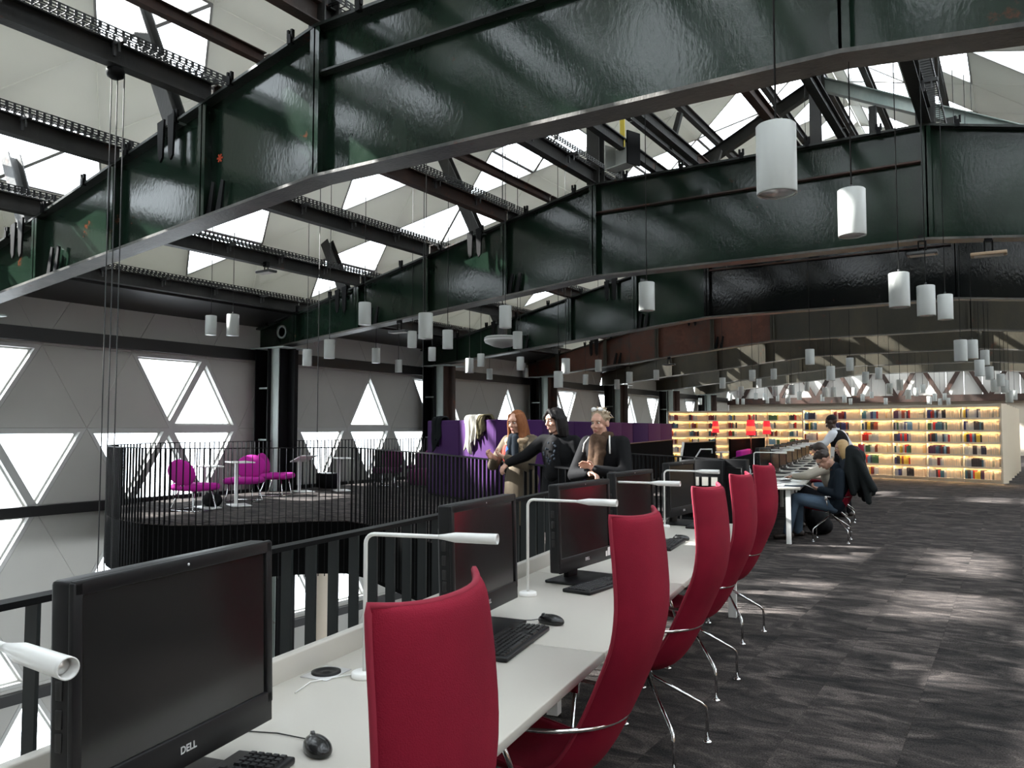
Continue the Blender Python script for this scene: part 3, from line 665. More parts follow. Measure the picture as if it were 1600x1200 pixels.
place(mon2, 4.88, -.51, .73, R(-10), 'monitor with brown reflecting screen below the third woman', mg, False)
place(mon2, 6.40, -.52, .73, R(-10), 'tall looking monitor at the far end of the near desk', mg, False)
for i in range(8):
    place(mon2, 11.75+1.27*i, -.45, .73, R(-10), f'black monitor on the far desk, {ORD[i]} one along it', 'monitors on the far desk', False)

# keyboard: local x = width (along desk), y = away from the user
def key_spots():
    out = []
    for r in range(6):
        y = .045-r*.0195
        x = -.215
        row = [1]*15 if r < 5 else [1.4, 1.2, 1.2, 5.6, 1.2, 1.2, 1.2, 1.4]
        for wd in row: out.append((x+wd*.0095, y, wd*.019-.003)); x += wd*.019
        for k in range(3): out.append((.0865+k*.019, y, .016)) if r != 3 else None
        for k in range(4): out.append((.152+k*.019, y, .016)) if r else None
    return out
KS = key_spots()
def make_keyboard(near):
    root = thing('keyboard', '', 'keyboard')
    MB().rbox((0, 0, .009), (.455, .150, .017), .005, seg=2).build('base', M['monitor'], root)
    if near:
        km = {}
        for x, y, wd in KS:
            k = round(wd, 3)
            if k not in km:
                b = MB(); a, c, t = wd/2, .0078, .0016
                b.add([(-a,-c,0),(a,-c,0),(a,c,0),(-a,c,0),(-a+t,-c+t,.006),(a-t,-c+t,.006),(a-t,c-t,.006),(-a+t,c-t,.006)], [(0,1,5,4),(1,2,6,5),(2,3,7,6),(3,0,4,7),(4,5,6,7)])
                km[k] = b.mesh('key', M['key'])
            link('key', km[k], root, (x, y, .0175))
    else:
        b = MB()
        for x, y, wd in KS: b.rbox((x, y, .0195), (wd, .0155, .006), .0015, seg=1)
        b.build('keys', M['key'], root, kind='stuff')
    MB().tube([(.0, .075, .01), (.03, .12, .006), (.0, .18, .004), (-.06, .24, .004)], .0022, 6).build('cable', M['cord'], root)
    return root
def make_mouse():
    root = thing('mouse', '', 'mouse')
    b = MB(); b.ell((0, 0, .012), (.031, .058, .026), 20, 12); b.v = [Vector((v.x*(1-.12*(v.y/.058)), v.y, max(.001, v.z))) for v in b.v]
    b.build('body', M['mouse'], root)
    MB().tube([(0, .018, .0375), (0, .05, .024)], .0012, 5).build('button_seam', M['cord'], root)
    MB().lathe([(.0001, -.004), (.009, -.004), (.009, .004), (.0001, .004)], 14, (0, .034, .030), rot=Matrix.Rotation(PI/2, 3, 'Y')).build('wheel', M['lampmetal'], root)
    MB().tube([(0, .055, .012), (-.005, .09, .004), (-.05, .16, .003), (-.12, .22, .003)], .0017, 6).build('cable', M['cord'], root)
    return root
kb = make_keyboard(True); kb2 = make_keyboard(False); ms = make_mouse()
kg, mgr = 'black keyboards', 'black mice'
place(kb, 1.16, -.42, .73, PI/2+R(8), 'black keyboard under the nearest monitor at the bottom edge', kg, True)
place(ms, 1.47, -.375, .73, PI/2-R(35), 'black mouse on the white desk in front of the nearest monitor', mgr, True)
place(kb, 2.53, -.34, .73, PI/2+R(3), 'black keyboard beside the back of the nearest red chair', kg, False)
place(ms, 2.86, -.31, .73, PI/2-R(10), 'black mouse beyond the keyboard at the nearest red chair', mgr, False)
place(kb2, 3.66, -.36, .73, PI/2-R(12), 'black keyboard in front of the monitor with the white sticker', kg, True)
place(kb2, 5.12, -.36, .73, PI/2, 'black keyboard between the second and third red chair backs', kg, False)
place(ms, 5.42, -.33, .73, PI/2, 'black mouse far along the near desk by the third red chair', mgr, False)
place(kb2, 6.30, -.36, .73, PI/2, 'black keyboard at the far end of the near desk', kg, False)
for i in range(7):
    place(kb2, 11.95+1.27*i+.1, -.2, .73, PI/2, f'black keyboard on the far desk, {ORD[i]} one along it', kg, False)

# task lamp: local x towards the user
def make_lamp():
    root = thing('task_lamp', '', 'lamp')
    MB().lathe([(.0001, 0), (.040, 0), (.041, .004), (.040, .016), (.034, .019), (.0001, .019)], 28).build('base', M['white'], root)
    path = [(0, 0, .015), (0, 0, .41)]+[(.03-.03*math.cos(a), 0, .41+.03*math.sin(a)) for a in (.3, .6, .9, 1.2, 1.5708)]+[(.27, 0, .44)]
    MB().tube(path, .0065, 12).build('pole', M['white'], root)
    h = MB(); rot = Matrix.Rotation(PI/2, 3, 'Y')
    h.lathe([(.0066, 0), (.009, .018), (.0135, .045), (.0152, .055), (.0160, .18), (.0160, .188), (.0138, .188), (.0125, .13), (.0001, .125)], 24, (.245, 0, .44), rot=rot)
    h.build('lamp_head', M['white'], root)
    MB().lathe([(.0123, .131), (.0105, .170), (.0095, .172)], 20, (.245, 0, .44), rot=rot).build('reflector', M['refl'], root)
    MB().tube([(-.03, 0, .006), (-.07, -.03, .004), (-.13, -.1, .003), (-.12, -.2, .003)], .002, 6).build('cable', M['white'], root)
    return root
tl_ = make_lamp(); lg = 'white angled task lamps'
place(tl_, .735, -.60, .73, R(-11), 'white task lamp reaching in from the left edge in front of the nearest monitor', lg, True)
for s, rz, lb in ((2.0, R(7), 'white task lamp between the nearest monitor and the nearest red chair'), (3.32, R(-2), 'white task lamp in front of the monitor with the white sticker'), (4.66, R(-3), 'white task lamp before the brown screened monitor, third from the nearest chair'), (6.1, R(-6), 'white task lamp at the far end of the near desk')):
    place(tl_, s, -.60, .73, rz, lb, lg, False)
for i in range(7):
    place(tl_, 11.3+1.27*i, -.55, .73, R(-4), f'white task lamp on the far desk, {ORD[i]} one along it', lg, False)

# ------------------------------------------------------------------ high backed red chair; local +y = towards the desk (front), origin on the floor under the column
def make_chair():
    root = thing('chair', '', 'chair')
    # profile of the shell's mid line (y, z, half width), from the top of the back to the front of the seat
    prof = [(-.330, 1.235, .215), (-.336, 1.19, .222), (-.348, 1.08, .228), (-.352, .96, .228), (-.332, .84, .222), (-.282, .72, .214), (-.225, .60, .208), (-.170, .50, .212), (-.105, .425, .222), (-.01, .392, .232), (.12, .405, .238), (.22, .418, .236), (.30, .43, .226), (.345, .425, .20)]
    # smooth resample
    def cr(t):
        i = min(int(t), len(prof)-2); f = t-i; P = [prof[max(0, i-1)], prof[i], prof[i+1], prof[min(len(prof)-1, i+2)]]
        return [.5*((2*P[1][k])+(-P[0][k]+P[2][k])*f+(2*P[0][k]-5*P[1][k]+4*P[2][k]-P[3][k])*f*f+(-P[0][k]+3*P[1][k]-3*P[2][k]+P[3][k])*f**3) for k in range(3)]
    NU, NV = 44, 14; A, B = [], []
    for i in range(NU+1):
        t = (len(prof)-1)*i/NU; y, z, hw = cr(t); y2, z2, _ = cr(min(len(prof)-1.001, t+.05)); y1, z1, _ = cr(max(0, t-.05))
        ty, tz = y2-y1, z2-z1; l = math.hypot(ty, tz); ny, nz = -tz/l, ty/l            # normal to the sitting side
        top = max(0, 1-i/5.0); end = max(0, 1-(NU-i)/6.0)
        for j in range(NV+1):
            u = -1+2*j/NV; curl = .055*abs(u)**2.2*(1-.3*end); wv = hw*.81
            thick = .020*(1-abs(u)**6*.75)*(1-.6*max(top**4, end**3))
            ztop = (.012*abs(u)**3-.006*(1-u*u))*top                                  # corners of the top edge rise a little
            c = Vector((u*wv*(1-.03*abs(u)**3), y+ny*curl, z+nz*curl+ztop))
            A.append(c+Vector((0, ny, nz))*thick); B.append(c-Vector((0, ny, nz))*thick)
    W1 = NV+1; n = len(A); F = []
    for i in range(NU):
        for j in range(NV):
            a = i*W1+j; F.append((a, a+1, a+W1+1, a+W1)); F.append((n+a, n+a+W1, n+a+W1+1, n+a+1))
    for i in range(NU): a = i*W1; F.append((a, a+W1, n+a+W1, n+a)); a = i*W1+NV; F.append((a, n+a, n+a+W1, a+W1))
    for j in range(NV): F.append((j, n+j, n+j+1, j+1)); a = NU*W1+j; F.append((a, a+1, n+a+1, n+a))
    MB().add(A+B, F, 0, True).build('seat_shell', M['red'], root)
    rim = [(A[i*W1]+B[i*W1])/2 for i in range(NU, -1, -1)]+[(A[j]+B[j])/2 for j in range(1, NV)]+[(A[i*W1+NV]+B[i*W1+NV])/2 for i in range(NU+1)]
    MB().tube(rim, .0065, 6).build('piping', M['pipe'], root)
    ring = [(.255*math.sin(a), .02-.262*math.cos(a), .60) for a in [(-1.75+3.5*i/24) for i in range(25)]]
    MB().tube(ring, .0075, 8).build('tilt_ring', M['chrome'], root)
    j_ = MB()
    for sx in (-1, 1): j_.rbox((sx*.251, .06, .58), (.022, .04, .06), .008, seg=2)
    j_.build('ring_joint', M['chrome'], root)
    for sx in (-1, 1): MB().tube([(sx*.25, .06, .56), (sx*.18, .04, .40), (sx*.05, .03, .365)], .008, 8).build('side_bar', M['chrome'], root)
    MB().lathe([(.028, .29), (.028, .385), (.06, .39), (.06, .40)], 18, (0, .02, 0)).build('column', M['chrome'], root)
    for k in range(4):
        a = PI/4+k*PI/2; c, s_ = math.cos(a), math.sin(a)
        lg_ = MB().tube([(.02*c, .02+.02*s_, .335), (.275*c, .02+.275*s_, .185), (.298*c, .02+.298*s_, .165), (.305*c, .02+.305*s_, .135), (.305*c, .02+.305*s_, .012)], .0085, 8).build('leg', M['chrome'], root)
        MB().lathe([(.0001, .012), (.012, .014), (.022, .006), (.024, 0), (.0001, 0)], 14, (.305*c, .02+.305*s_, 0)).build('foot_glide', M['chrome'], lg_)
    return root
ch = make_chair(); cg = 'high backed red chairs'
def seat(s, q, rz, label, first=False): return place(ch, s, q, 0, PI/2+rz, label, cg, first)
seat(1.05, -.11, R(-1), 'crimson high backed chair nearest the viewer, at the bottom edge', True)
seat(2.38, -.11, R(-8), 'crimson high backed chair, second from the viewer, with chrome ring in full view')
seat(3.65, -.11, R(-9), 'crimson high backed chair, third from the viewer along the near desk')
seat(4.68, -.11, R(-7), 'crimson high backed chair, fourth from the viewer along the near desk')
seat(5.94, -.11, R(-13), 'crimson high backed chair, fifth from the viewer, at the far end of the near desk')
seat(11.45, .44, R(-3), 'red chair under the seated man, a dark parka over its back')
seat(12.7, .42, R(4), 'red chair under the person in the cream knit')
seat(14.0, .48, R(0), 'red chair under the person with long blond hair')
seat(15.6, .30, R(8), 'empty red chair in front of the standing man')
seat(16.9, .2, R(10), 'empty red chair at the far desk behind the standing man')

# ------------------------------------------------------------------ papers, bags and small things on the far desk
for i, (s, q, a, zz) in enumerate(((11.5, -.12, 8, 0), (11.62, -.22, -12, .003), (12.15, -.15, 20, 0), (12.5, -.30, -5, 0), (13.1, -.1, 12, 0), (14.3, -.2, -15, 0))):
    p = thing('paper_stack', f'stack of white papers on the far desk, {ORD[i]} from the near end', 'papers', DK(s, q, .73+zz*0), DA+R(a), 'papers on the far desk')
    for k in range(3): MB().box((.004*k, .006*k, .004+.006*k), (.21, .297, .006), Matrix.Rotation(R(5*k), 3, 'Z')).build('sheet', M['paper'], p)
t = thing('magazine', 'open dark magazine at the near end of the far desk', 'magazine', DK(11.15, -.10, .73), DA)
MB().box((-.1, 0, .004), (.2, .28, .006), Matrix.Rotation(R(2), 3, 'Y')).box((.1, 0, .004), (.2, .28, .006), Matrix.Rotation(R(-2), 3, 'Y')).build('pages', M['navy'], t); MB().bb((-.16, -.1, .008), (-.05, .1, .0095)).build('page_print', M['paper'], t)
t = thing('shoulder_bag', 'dark bag lying on the near end of the far desk', 'bag', DK(11.35, -.52, .73), DA)
MB().ell((0, 0, .07), (.14, .19, .075), 16, 8).build('body', M['coatcloth'], t); MB().tube([(-.05, -.15, .08), (0, -.05, .17), (0, .08, .165), (.05, .15, .08)], .008, 6).build('strap', M['cord'], t)
for i, (s, q) in enumerate(((12.05, -.62), (12.1, -.72), (13.9, -.6))):
    t = thing('water_bottle', f'clear plastic bottle on the far desk, {ORD[i]} from the near end', 'bottle', DK(s, q, .73), 0, 'bottles on the far desk')
    MB().lathe([(.0001, 0), (.031, 0), (.033, .01), (.033, .15), (.013, .19), (.013, .205)], 16).build('body', M['bottle'], t); MB().lathe([(.015, .203), (.015, .22), (.0001, .22)], 12).build('cap', M['white'], t)

# ------------------------------------------------------------------ pendant lamps (centre x, top, bottom in the photo give direction and, with their real height, distance)
PL = {
'hanging large at right': [(1213,188,311),(1331,291,374),(1405,423,484),(1447,446,494),(1477,460,500)],
'at the window wall': [(329.6,493,524),(363.8,491,525)],
'by the second girder arm': [(480,546,572),(514.7,530.5,560.5),(570,472.4,508),(587.5,544,567.6),(622.7,562,582),(644,517.4,543.6),(665,489,530),(675,542.5,564),(699.6,515.5,545.5),(701,581.5,599),(733.7,559.7,583),(751.4,552.6,573),(765,576,593),(789.6,477.6,513),(808.7,518,545),(813,557.5,578.5),(821.5,575,590)],
'above the three women': [(872.5,580,606),(884,560,584),(915,585,601),(935,562,581),(964,593,608),(983.5,581,599),(1010.5,441,486),(1025.5,578,594)],
'above the long bookcase': [(1129,590,607),(1158,604,618.6),(1175.5,578,596),(1186,592,606),(1209,576,593),(1237,601,617),(1261,597,611),(1265.5,545.5,570),(1298,572,595),(1328,559,579.6),(1352.5,581,599),(1373,574,593),(1390,599,615.6),(1406,593,610),(1431,605.5,619),(1441.7,600.6,614)],
'clustered at right edge': [(1501,531,565),(1519,531,561),(1530.6,562,588),(1539,547,570.6),(1546,572.5,593.5),(1554,593,612.6),(1563.6,584,604),(1570,594,613.7),(1577,610,629.5),(1585,610,625)],
'low at bookcase tops': [(1069,619,629),(1094,622,632.5),(1115,612.6,622),(1141,615,626),(1152,624,630),(1161,624,631),(1181,614,624),(1195,614,625),(1199,621,630),(1211,604,619),(1215,617.5,627),(1231,617,631),(1249,612,625),(1285,616,627),(1289,605.5,620.5),(1302,605,620),(1319.5,617.5,629.5),(1329,624,631),(1334.5,605.5,618.6),(1348,615.6,627),(1362,612,622),(1384,623,631),(1419,609,624),(1452,619,632),(1460.5,615,627),(1469,624,632),(1476,614.5,625),(1482,623,631)],
}
pb = MB().lathe([(.0001, .36), (.094, .36), (.10, .354), (.10, .006), (.099, 0), (.088, 0), (.088, .012), (.0001, .012)], 32).mesh('lamp_body', M['pend'])
pr = MB().lathe([(.087, .003), (.078, .03), (.06, .055), (.03, .011+.06), (.0001, .0715)], 28).mesh('reflector', M['refl'])
pdk = MB().lathe([(.0001, .359), (.012, .36), (.012, .395), (.004, .40)], 10).mesh('cord_grip', M['cord'])
cmeshes = {}
# the near body is open below: wall with an inner lip
pbn = MB().lathe([(.0001, .36), (.094, .36), (.10, .354), (.10, .006), (.099, 0), (.0885, 0), (.0875, .006), (.0875, .11)], 40).mesh('lamp_body', M['pend'])
prn = MB().lathe([(.0872, .008), (.080, .04), (.062, .075), (.032, .098), (.0001, .105)], 32).mesh('reflector', M['refl'])
for where, L in PL.items():
    for i, (u, a, b) in enumerate(sorted(L)):
        near = b-a > 60
        pxh = (b-a) if b-a < 60 else (b-a)*.90
        dep = .365*FPX/pxh
        yd = at(u, (a+b)/2, 1.0).y
        dep = min(dep, 48.5/yd)                                  # all hang inside the hall
        c = at(u, (a+b)/2, dep); base = c-Vector((0, 0, .18))
        top = 4.8+SL*min(base.x-XL, XR-base.x)+.02
        ln = round(top-base.z-.38, 2)
        tag = f'white pendant lamp, {ORD[min(i, 19)]} from the left of those {where}'
        if i >= 20: tag = f'white pendant lamp, {ORD[len(L)-1-i]} from the right of those {where}'
        t = thing('pendant_lamp', tag, 'lamp', base, 0, 'pendant lamps '+where)
        link('lamp_body', pbn if near else pb, t); link('reflector', prn if near else pr, t)
        link('cord_grip', pdk, t)
        MB().tube([(0, 0, .39), (0, 0, .38+ln)], .0055 if dep < 15 else .007, 5).build('cord', M['cord'], t)

# ------------------------------------------------------------------ lit bookcases
NB, SHZ = 6, [.09, .43, .77, 1.11, 1.45, 1.79]
def bookcase(name, label, loc, rz, nb, bw, H, shz, lights=True, simple=False, depth=.34):
    """local x along the front, front at y=0 facing -y"""
    t = thing(name, label, 'bookcase', loc, rz, 'lit bookcases'); Lx = nb*bw
    for i in range(nb+1):
        w_ = .028 if 0 < i < nb else .05
        MB().bb((i*bw-w_/2, 0, 0), (i*bw+w_/2, depth, H)).build('upright' if 0 < i < nb else 'end_panel', M['shelf'], t)
    MB().bb((-.03, -.01, H), (Lx+.03, depth+.01, H+.035)).build('top_board', M['shelf'], t)
    MB().bb((0, .03, 0), (Lx, .06, shz[0]-.025)).build('plinth', M['shelf'], t)
    MB().bb((0, depth-.02, 0), (Lx, depth-.005, H)).build('back_panel', M['shelf'], t)
    if simple: return t
    for z in shz:
        for i in range(nb): MB().bb((i*bw+.014, .0, z-.022), ((i+1)*bw-.014, depth-.02, z)).build('shelf_board', M['shelf'], t)
    if lights:
        for z in shz[1:]+[H]: MB().bb((.04, .016, z-.034), (Lx-.04, .032, z-.026)).build('light_strip', M['strip'], t); MB().bb((.02, -.004, z-.048), (Lx-.02, .006, z)).build('shelf_lip', M['shelf'], t)
    return t
BA = math.atan2(-.351, .936); BO = Vector((-6.0, 27.5, 0))
bc = bookcase('bookcase', 'long cream bookcase lit from within, nearest of the row on the right', BO, BA, NB, 1.0, 2.13, SHZ)
for r_ in range(1, 6):
    o = BO+Vector((.06*r_, 1.45*r_, 0))
    bookcase('bookcase', f'cream bookcase behind the front one, {ORD[r_-1]} behind, only its end showing', o, BA, NB, 1.0, 2.13, SHZ, False, r_ > 1)
LA = R(20); LB = Vector((-12.3-.9*math.cos(LA), 34.2-.9*math.sin(LA), 0))
bc2 = bookcase('bookcase', 'cream lit bookcase at the back left behind the red lamps', LB, LA, 8, .85, 2.22, [.1, .45, .80, 1.15, 1.50, 1.85], True, False)
# a low pale cabinet by the end of the rows, dark armchair beside it
t = thing('low_cabinet', 'pale low cabinet beyond the ends of the bookcases at the right edge', 'cabinet', BO+Vector((6.1, 2.9, 0)), BA)
MB().rbox((.3, .3, .55), (.5, .5, 1.1), .01, seg=1).build('body', M['shelf'], t); MB().bb((.06, .045, .03), (.54, .052, 1.07)).build('door', M['shelf'], t)
t = thing('armchair', 'dark red armchair half hidden at the far right edge', 'armchair', (1.5, 30.6, 0), R(-20))
MB().rbox((0, 0, .3), (.8, .8, .36), .08).build('seat', M['plumdark'], t); MB().rbox((0, .35, .75), (.8, .16, .75), .07).build('backrest', M['plumdark'], t)
for sx in (-1, 1): MB().rbox((sx*.42, 0, .42), (.14, .8, .5), .06).build('armrest', M['plumdark'], t)
def book_mesh(cm, w_, h, d):
    b = MB(); b.bb((-w_/2, 0, 0), (-w_/2+.003, d, h), 0); b.bb((w_/2-.003, 0, 0), (w_/2, d, h), 0); b.bb((-w_/2+.003, 0, 0), (w_/2-.003, .004, h), 0)
    b.bb((-w_/2+.003, .004, .004), (w_/2-.003, d-.004, h-.004), 1); return b.mesh('book', [cm, M['pages']])
def cream_mesh(w_, h, d):
    b = MB(); b.bb((-w_/2, 0, 0), (-w_/2+.002, d, h), 1); b.bb((w_/2-.002, 0, 0), (w_/2, d, h), 1); b.bb((-w_/2+.002, d-.004, 0), (w_/2-.002, d, h), 1)
    b.bb((-w_/2+.002, .005, .004), (w_/2-.002, d-.004, h-.004), 0); return b.mesh('book', [M['pages'], MBK[7]])
rb = random.Random(11); bmc = {}
rest = [MB() for _ in range(len(MBK)+1)]
def fill(orig, ang, bay, bw, shz, nth, own, left_dark=.52, names=None):
    """one shelf of one bay: dark and coloured spines on the left half, cream fore-edges on the right half"""
    x = bay*bw+.03; end = (bay+1)*bw-.03; z = shz[nth]; cut = x+(end-x)*(left_dark+rb.uniform(-.08, .1)); cur = rb.randrange(len(MBK)); k = 0
    top = len(shz)-nth-1
    Rm = Matrix.Translation(orig) @ Matrix.Rotation(ang, 4, 'Z')
    while x < end-.03:
        dark = x < cut
        if rb.random() < .62: cur = rb.choice((0, 0, 1, 2, 3, 4, 4, 4, 5, 6, 7, 7, 8, 9, 10, 11, 12))
        w_ = rb.choice((.042, .05, .058)) if dark else rb.choice((.05, .056, .062)); h = rb.choice((.20, .225, .245)) if dark else rb.choice((.222, .235, .245))
        if rb.random() < .035: x += .05; continue
        if x+w_ > end: break
        ci = cur if dark else -1
        y0 = rb.uniform(.03, .05)
        if own:
            key = (ci, w_, h)
            if key not in bmc: bmc[key] = book_mesh(MBK[ci], w_, h, .2) if dark else cream_mesh(w_, h, .2)
            cn = bookname[ci] if dark else 'cream'
            p = Rm @ Vector((x+w_/2, y0, z))
            link('book', bmc[key], None, p, f'{cn} book, {ORD[k]} along {["top", "second", "third", "fourth", "fifth", "bottom"][top]} shelf, {names[bay]} bay of the long bookcase', 'book', f'books on the {["top", "second", "third", "fourth", "fifth", "bottom"][top]} shelf, {names[bay]} bay', None, ang)
        else:
            mb = rest[ci]; mb.xf = Rm; mb.bb((x, y0, z), (x+w_, y0+.2, z+h)); mb.xf = None
        x += w_+.0015; k += 1
names = {5: 'rightmost', 4: 'second from right', 3: 'third from right'}
for bay in range(NB):
    for nth in range(6): fill(BO, BA, bay, 1.0, SHZ, nth, bay >= 4 or (bay == 3 and nth >= 3), .52, names)
for bay in range(8):
    for nth in range(6): fill(LB, LA, bay, .85, [.1, .45, .80, 1.15, 1.50, 1.85], nth, False, .40)
allb = MB()
for i, mb in enumerate(rest):
    b0 = len(allb.v); allb.v += mb.v; allb.f += [[q+b0 for q in f] for f in mb.f]; allb.mi += [(len(MBK) if i == len(MBK) else i)]*len(mb.f); allb.sm += mb.sm
allb.build('books', MBK+[M['pages']], None, None, label='hundreds of book spines in the farther bays of the lit bookcases', cat='books', kind='stuff')

# ------------------------------------------------------------------ red floor lamps before the left bookcase
for i, (u, v, d_) in enumerate(((1118, 667, 30), (1173, 668, 28), (1198, 668, 29))):
    p = at(u, v, d_); sc_ = (.9, 1.12, 1.0)[i]
    t = thing('floor_lamp', f'glowing red floor lamp before the left bookcase, {("left", "middle", "right")[i]} of three', 'lamp', (p.x, p.y, 0), 0, 'red floor lamps')
    z0, z1 = p.z-.24*sc_, p.z+.24*sc_
    MB().lathe([(.150*sc_, z0), (.148*sc_, z0+.01), (.113*sc_, z1-.01), (.110*sc_, z1)], 24).build('lamp_shade', M['redlamp'], t)
    MB().lathe([(.120*sc_, z0+.11), (.146*sc_, z0+.16), (.140*sc_, (z0+z1)/2), (.110*sc_, z1-.16)], 24).build('shade_glow', M['redglow'], t)
    MB().lathe([(.15, 0), (.15, .02), (.015, .03), (.015, z0+.05)], 14).build('pole', M['black'], t)
    pl = bpy.data.lights.new('bulb', 'POINT'); pl.energy = 12; pl.color = (1, .25, .12); pl.shadow_soft_size = .05
    lo = bpy.data.objects.new('bulb', pl); COL.objects.link(lo); lo.parent = t; lo.location = (0, 0, z0-.08)

# ------------------------------------------------------------------ black guard walls, stair rails, cabinet, far seats
def guard(a, b, h, label, sl=False):
    a = Vector((a[0], a[1], 0)); b = Vector((b[0], b[1], 0)); ang = math.atan2((b-a).y, (b-a).x); L = (b-a).length
    t = thing('guard_wall', label, 'partition', a, ang, 'black guard walls')
    n_ = max(1, int(L/2.2))
    for i in range(n_): MB().bb((L*i/n_+.004, -.03, .02), (L*(i+1)/n_-.004, .03, h)).build('board', M['matte'], t)
    MB().bb((0, -.045, h), (L, .045, h+.02)).build('cap_rail', M['monitor'], t)
    if sl: MB().beam((-.55, 0, .05), (0, 0, h+.02), .05, .06).build('slanted_edge', M['white'], t)
    return t
guard(at(965, 693, 19.0), at(1050, 686, 27), 1.1, 'black guard wall behind the woman with ash blond hair')
guard(at(1068, 692, 21.2), at(1116, 690, 23.4), 1.1, 'black guard wall with a slanted white edge at its left end', True)
guard(at(1140, 686, 27), at(1194, 684, 30.5), 1.12, 'black guard wall under the two right red lamps')
t = thing('stair_handrail', 'slanted pale handrail in front of the black guard wall', 'handrail', at(1080, 726, 20))
b = at(1095, 702, 20)-at(1080, 726, 20)
MB().tube([(0, 0, -t.location.z), (0, 0, 0), b, b+Vector((.25, .1, 0)), b+Vector((.25, .1, -.1))], .022, 8).build('tube', M['white'], t)
p = at(1120, 706, 24.6)
t = thing('side_table', 'white high table with one leg beyond the black guard wall', 'table', (p.x, p.y, 0))
MB().rbox((0, 0, .76), (.62, .5, .03), .006, seg=1).build('table_top', M['white'], t); MB().bb((.1, -.02, 0), (.16, .04, .75)).build('leg', M['white'], t); MB().bb((-.1, -.25, 0), (.35, .25, .02)).build('foot_plate', M['white'], t)
p = at(1178, 704, 27)
t = thing('sofa', 'magenta low backed sofa behind the far desk', 'sofa', (p.x, p.y, 0), DA)
MB().rbox((0, 0, .28), (.8, 2.6, .30), .06).build('seat', M['magenta'], t); MB().rbox((-.32, 0, .52), (.2, 2.6, .5), .06).build('backrest', M['magenta'], t); MB().rbox((.3, 0, .62), (.2, 2.6, .26), .06).build('front_roll', M['magenta'], t)
# black display unit between the two desks
p = DK(10.15, -1.02, 0)
t = thing('display_cabinet', 'black cabinet with four leaflets between the two desks', 'cabinet', p, DA)
MB().rbox((0, 0, .55), (.50, .40, 1.10), .006, seg=1).build('body', M['black'], t)
for i in range(4):
    f = MB().bb((-.22+.113*i, -.222, .80), (-.135+.113*i, -.205, .90)).build('leaflet_holder', M['lampmetal'], t); MB().bb((-.215+.113*i, -.226, .79), (-.14+.113*i, -.222, .895)).build('leaflet', M['deskpanel'], f)
for z in (.18, .33, .48, .63):
    f = MB().rbox((0, -.205, z), (.46, .012, .13), .003, seg=1).build('drawer', M['black'], t); MB().bb((.10, -.225, z+.03), (.21, -.212, z+.038)).build('handle', M['chrome'], f)
p = DK(10.4, -.78, 0)
t = thing('side_cabinet', 'narrow black cabinet with a framed door before the far desk', 'cabinet', p, DA)
MB().rbox((.08, .0, .55), (.36, .34, 1.1), .006, seg=1).build('body', M['black'], t); f = MB().bb((-.06, -.18, .05), (.22, -.172, 1.02)).build('door', M['monitor'], t)
MB().tube([(-.05, -.185, .1), (-.05, -.185, 1.0), (.21, -.185, 1.0), (.21, -.185, .1)], .006, 6).build('door_frame', M['lampmetal'], f)

# ------------------------------------------------------------------ tall felt booths
def booth(a, ang, L, H, D, m, label, m2=None):
    """front face runs along local +x at y=0, back away to +y"""
    t = thing('high_back_sofa', label, 'sofa', a, ang, 'tall felt booths')
    n_ = max(1, round(L/1.6))
    for i in range(n_): MB().rbox((L*(i+.5)/n_, .06, H/2+.02), (L/n_-.006, .12, H-.04), .03, seg=3).build('back_panel', m, t)
    for x in (.07, L-.07): MB().rbox((x, D/2, H/2+.02), (.12, D, H-.045), .03, seg=3).build('side_wing', m2 or m, t)
    MB().rbox((L/2, D*.5, .28), (L-.3, D*.8, .34), .06, seg=3).build('seat', m, t)
    MB().bb((.05, .04, 0), (L-.05, D-.05, .03)).build('plinth', M['black'], t)
    return t
A0 = Vector((-11.35, 14.35, 0)); A1 = Vector((-8.55, 12.95, 0)); aa = math.atan2((A1-A0).y, (A1-A0).x)
booth(A0, aa, (A1-A0).length, 1.67, 1.1, M['purple'], 'purple felt booth with two coats over its back')
B0, B1 = Vector((-8.92, 14.75, 0)), Vector((-11.35, 29.6, 0)); dB = (B1-B0); aB = math.atan2(dB.y, dB.x); LB_ = dB.length; dB.normalize()
prev = 0
for i, (f, m, nm) in enumerate(((.21, 'purple', 'purple felt booth beside the one with coats, behind the red haired woman'), (.42, 'purple', 'purple felt booth behind the dark haired woman'), (.60, 'plum', 'plum felt booth right of the ash blond woman'), (.74, 'purple', 'dark purple felt booth between two plum ones'), (1.0, 'plum', 'plum felt booth farthest along the row'))):
    booth(B0+dB*(prev*LB_+.01), aB, (f-prev)*LB_-.02, 1.67, 1.0, M[m], nm); prev = f
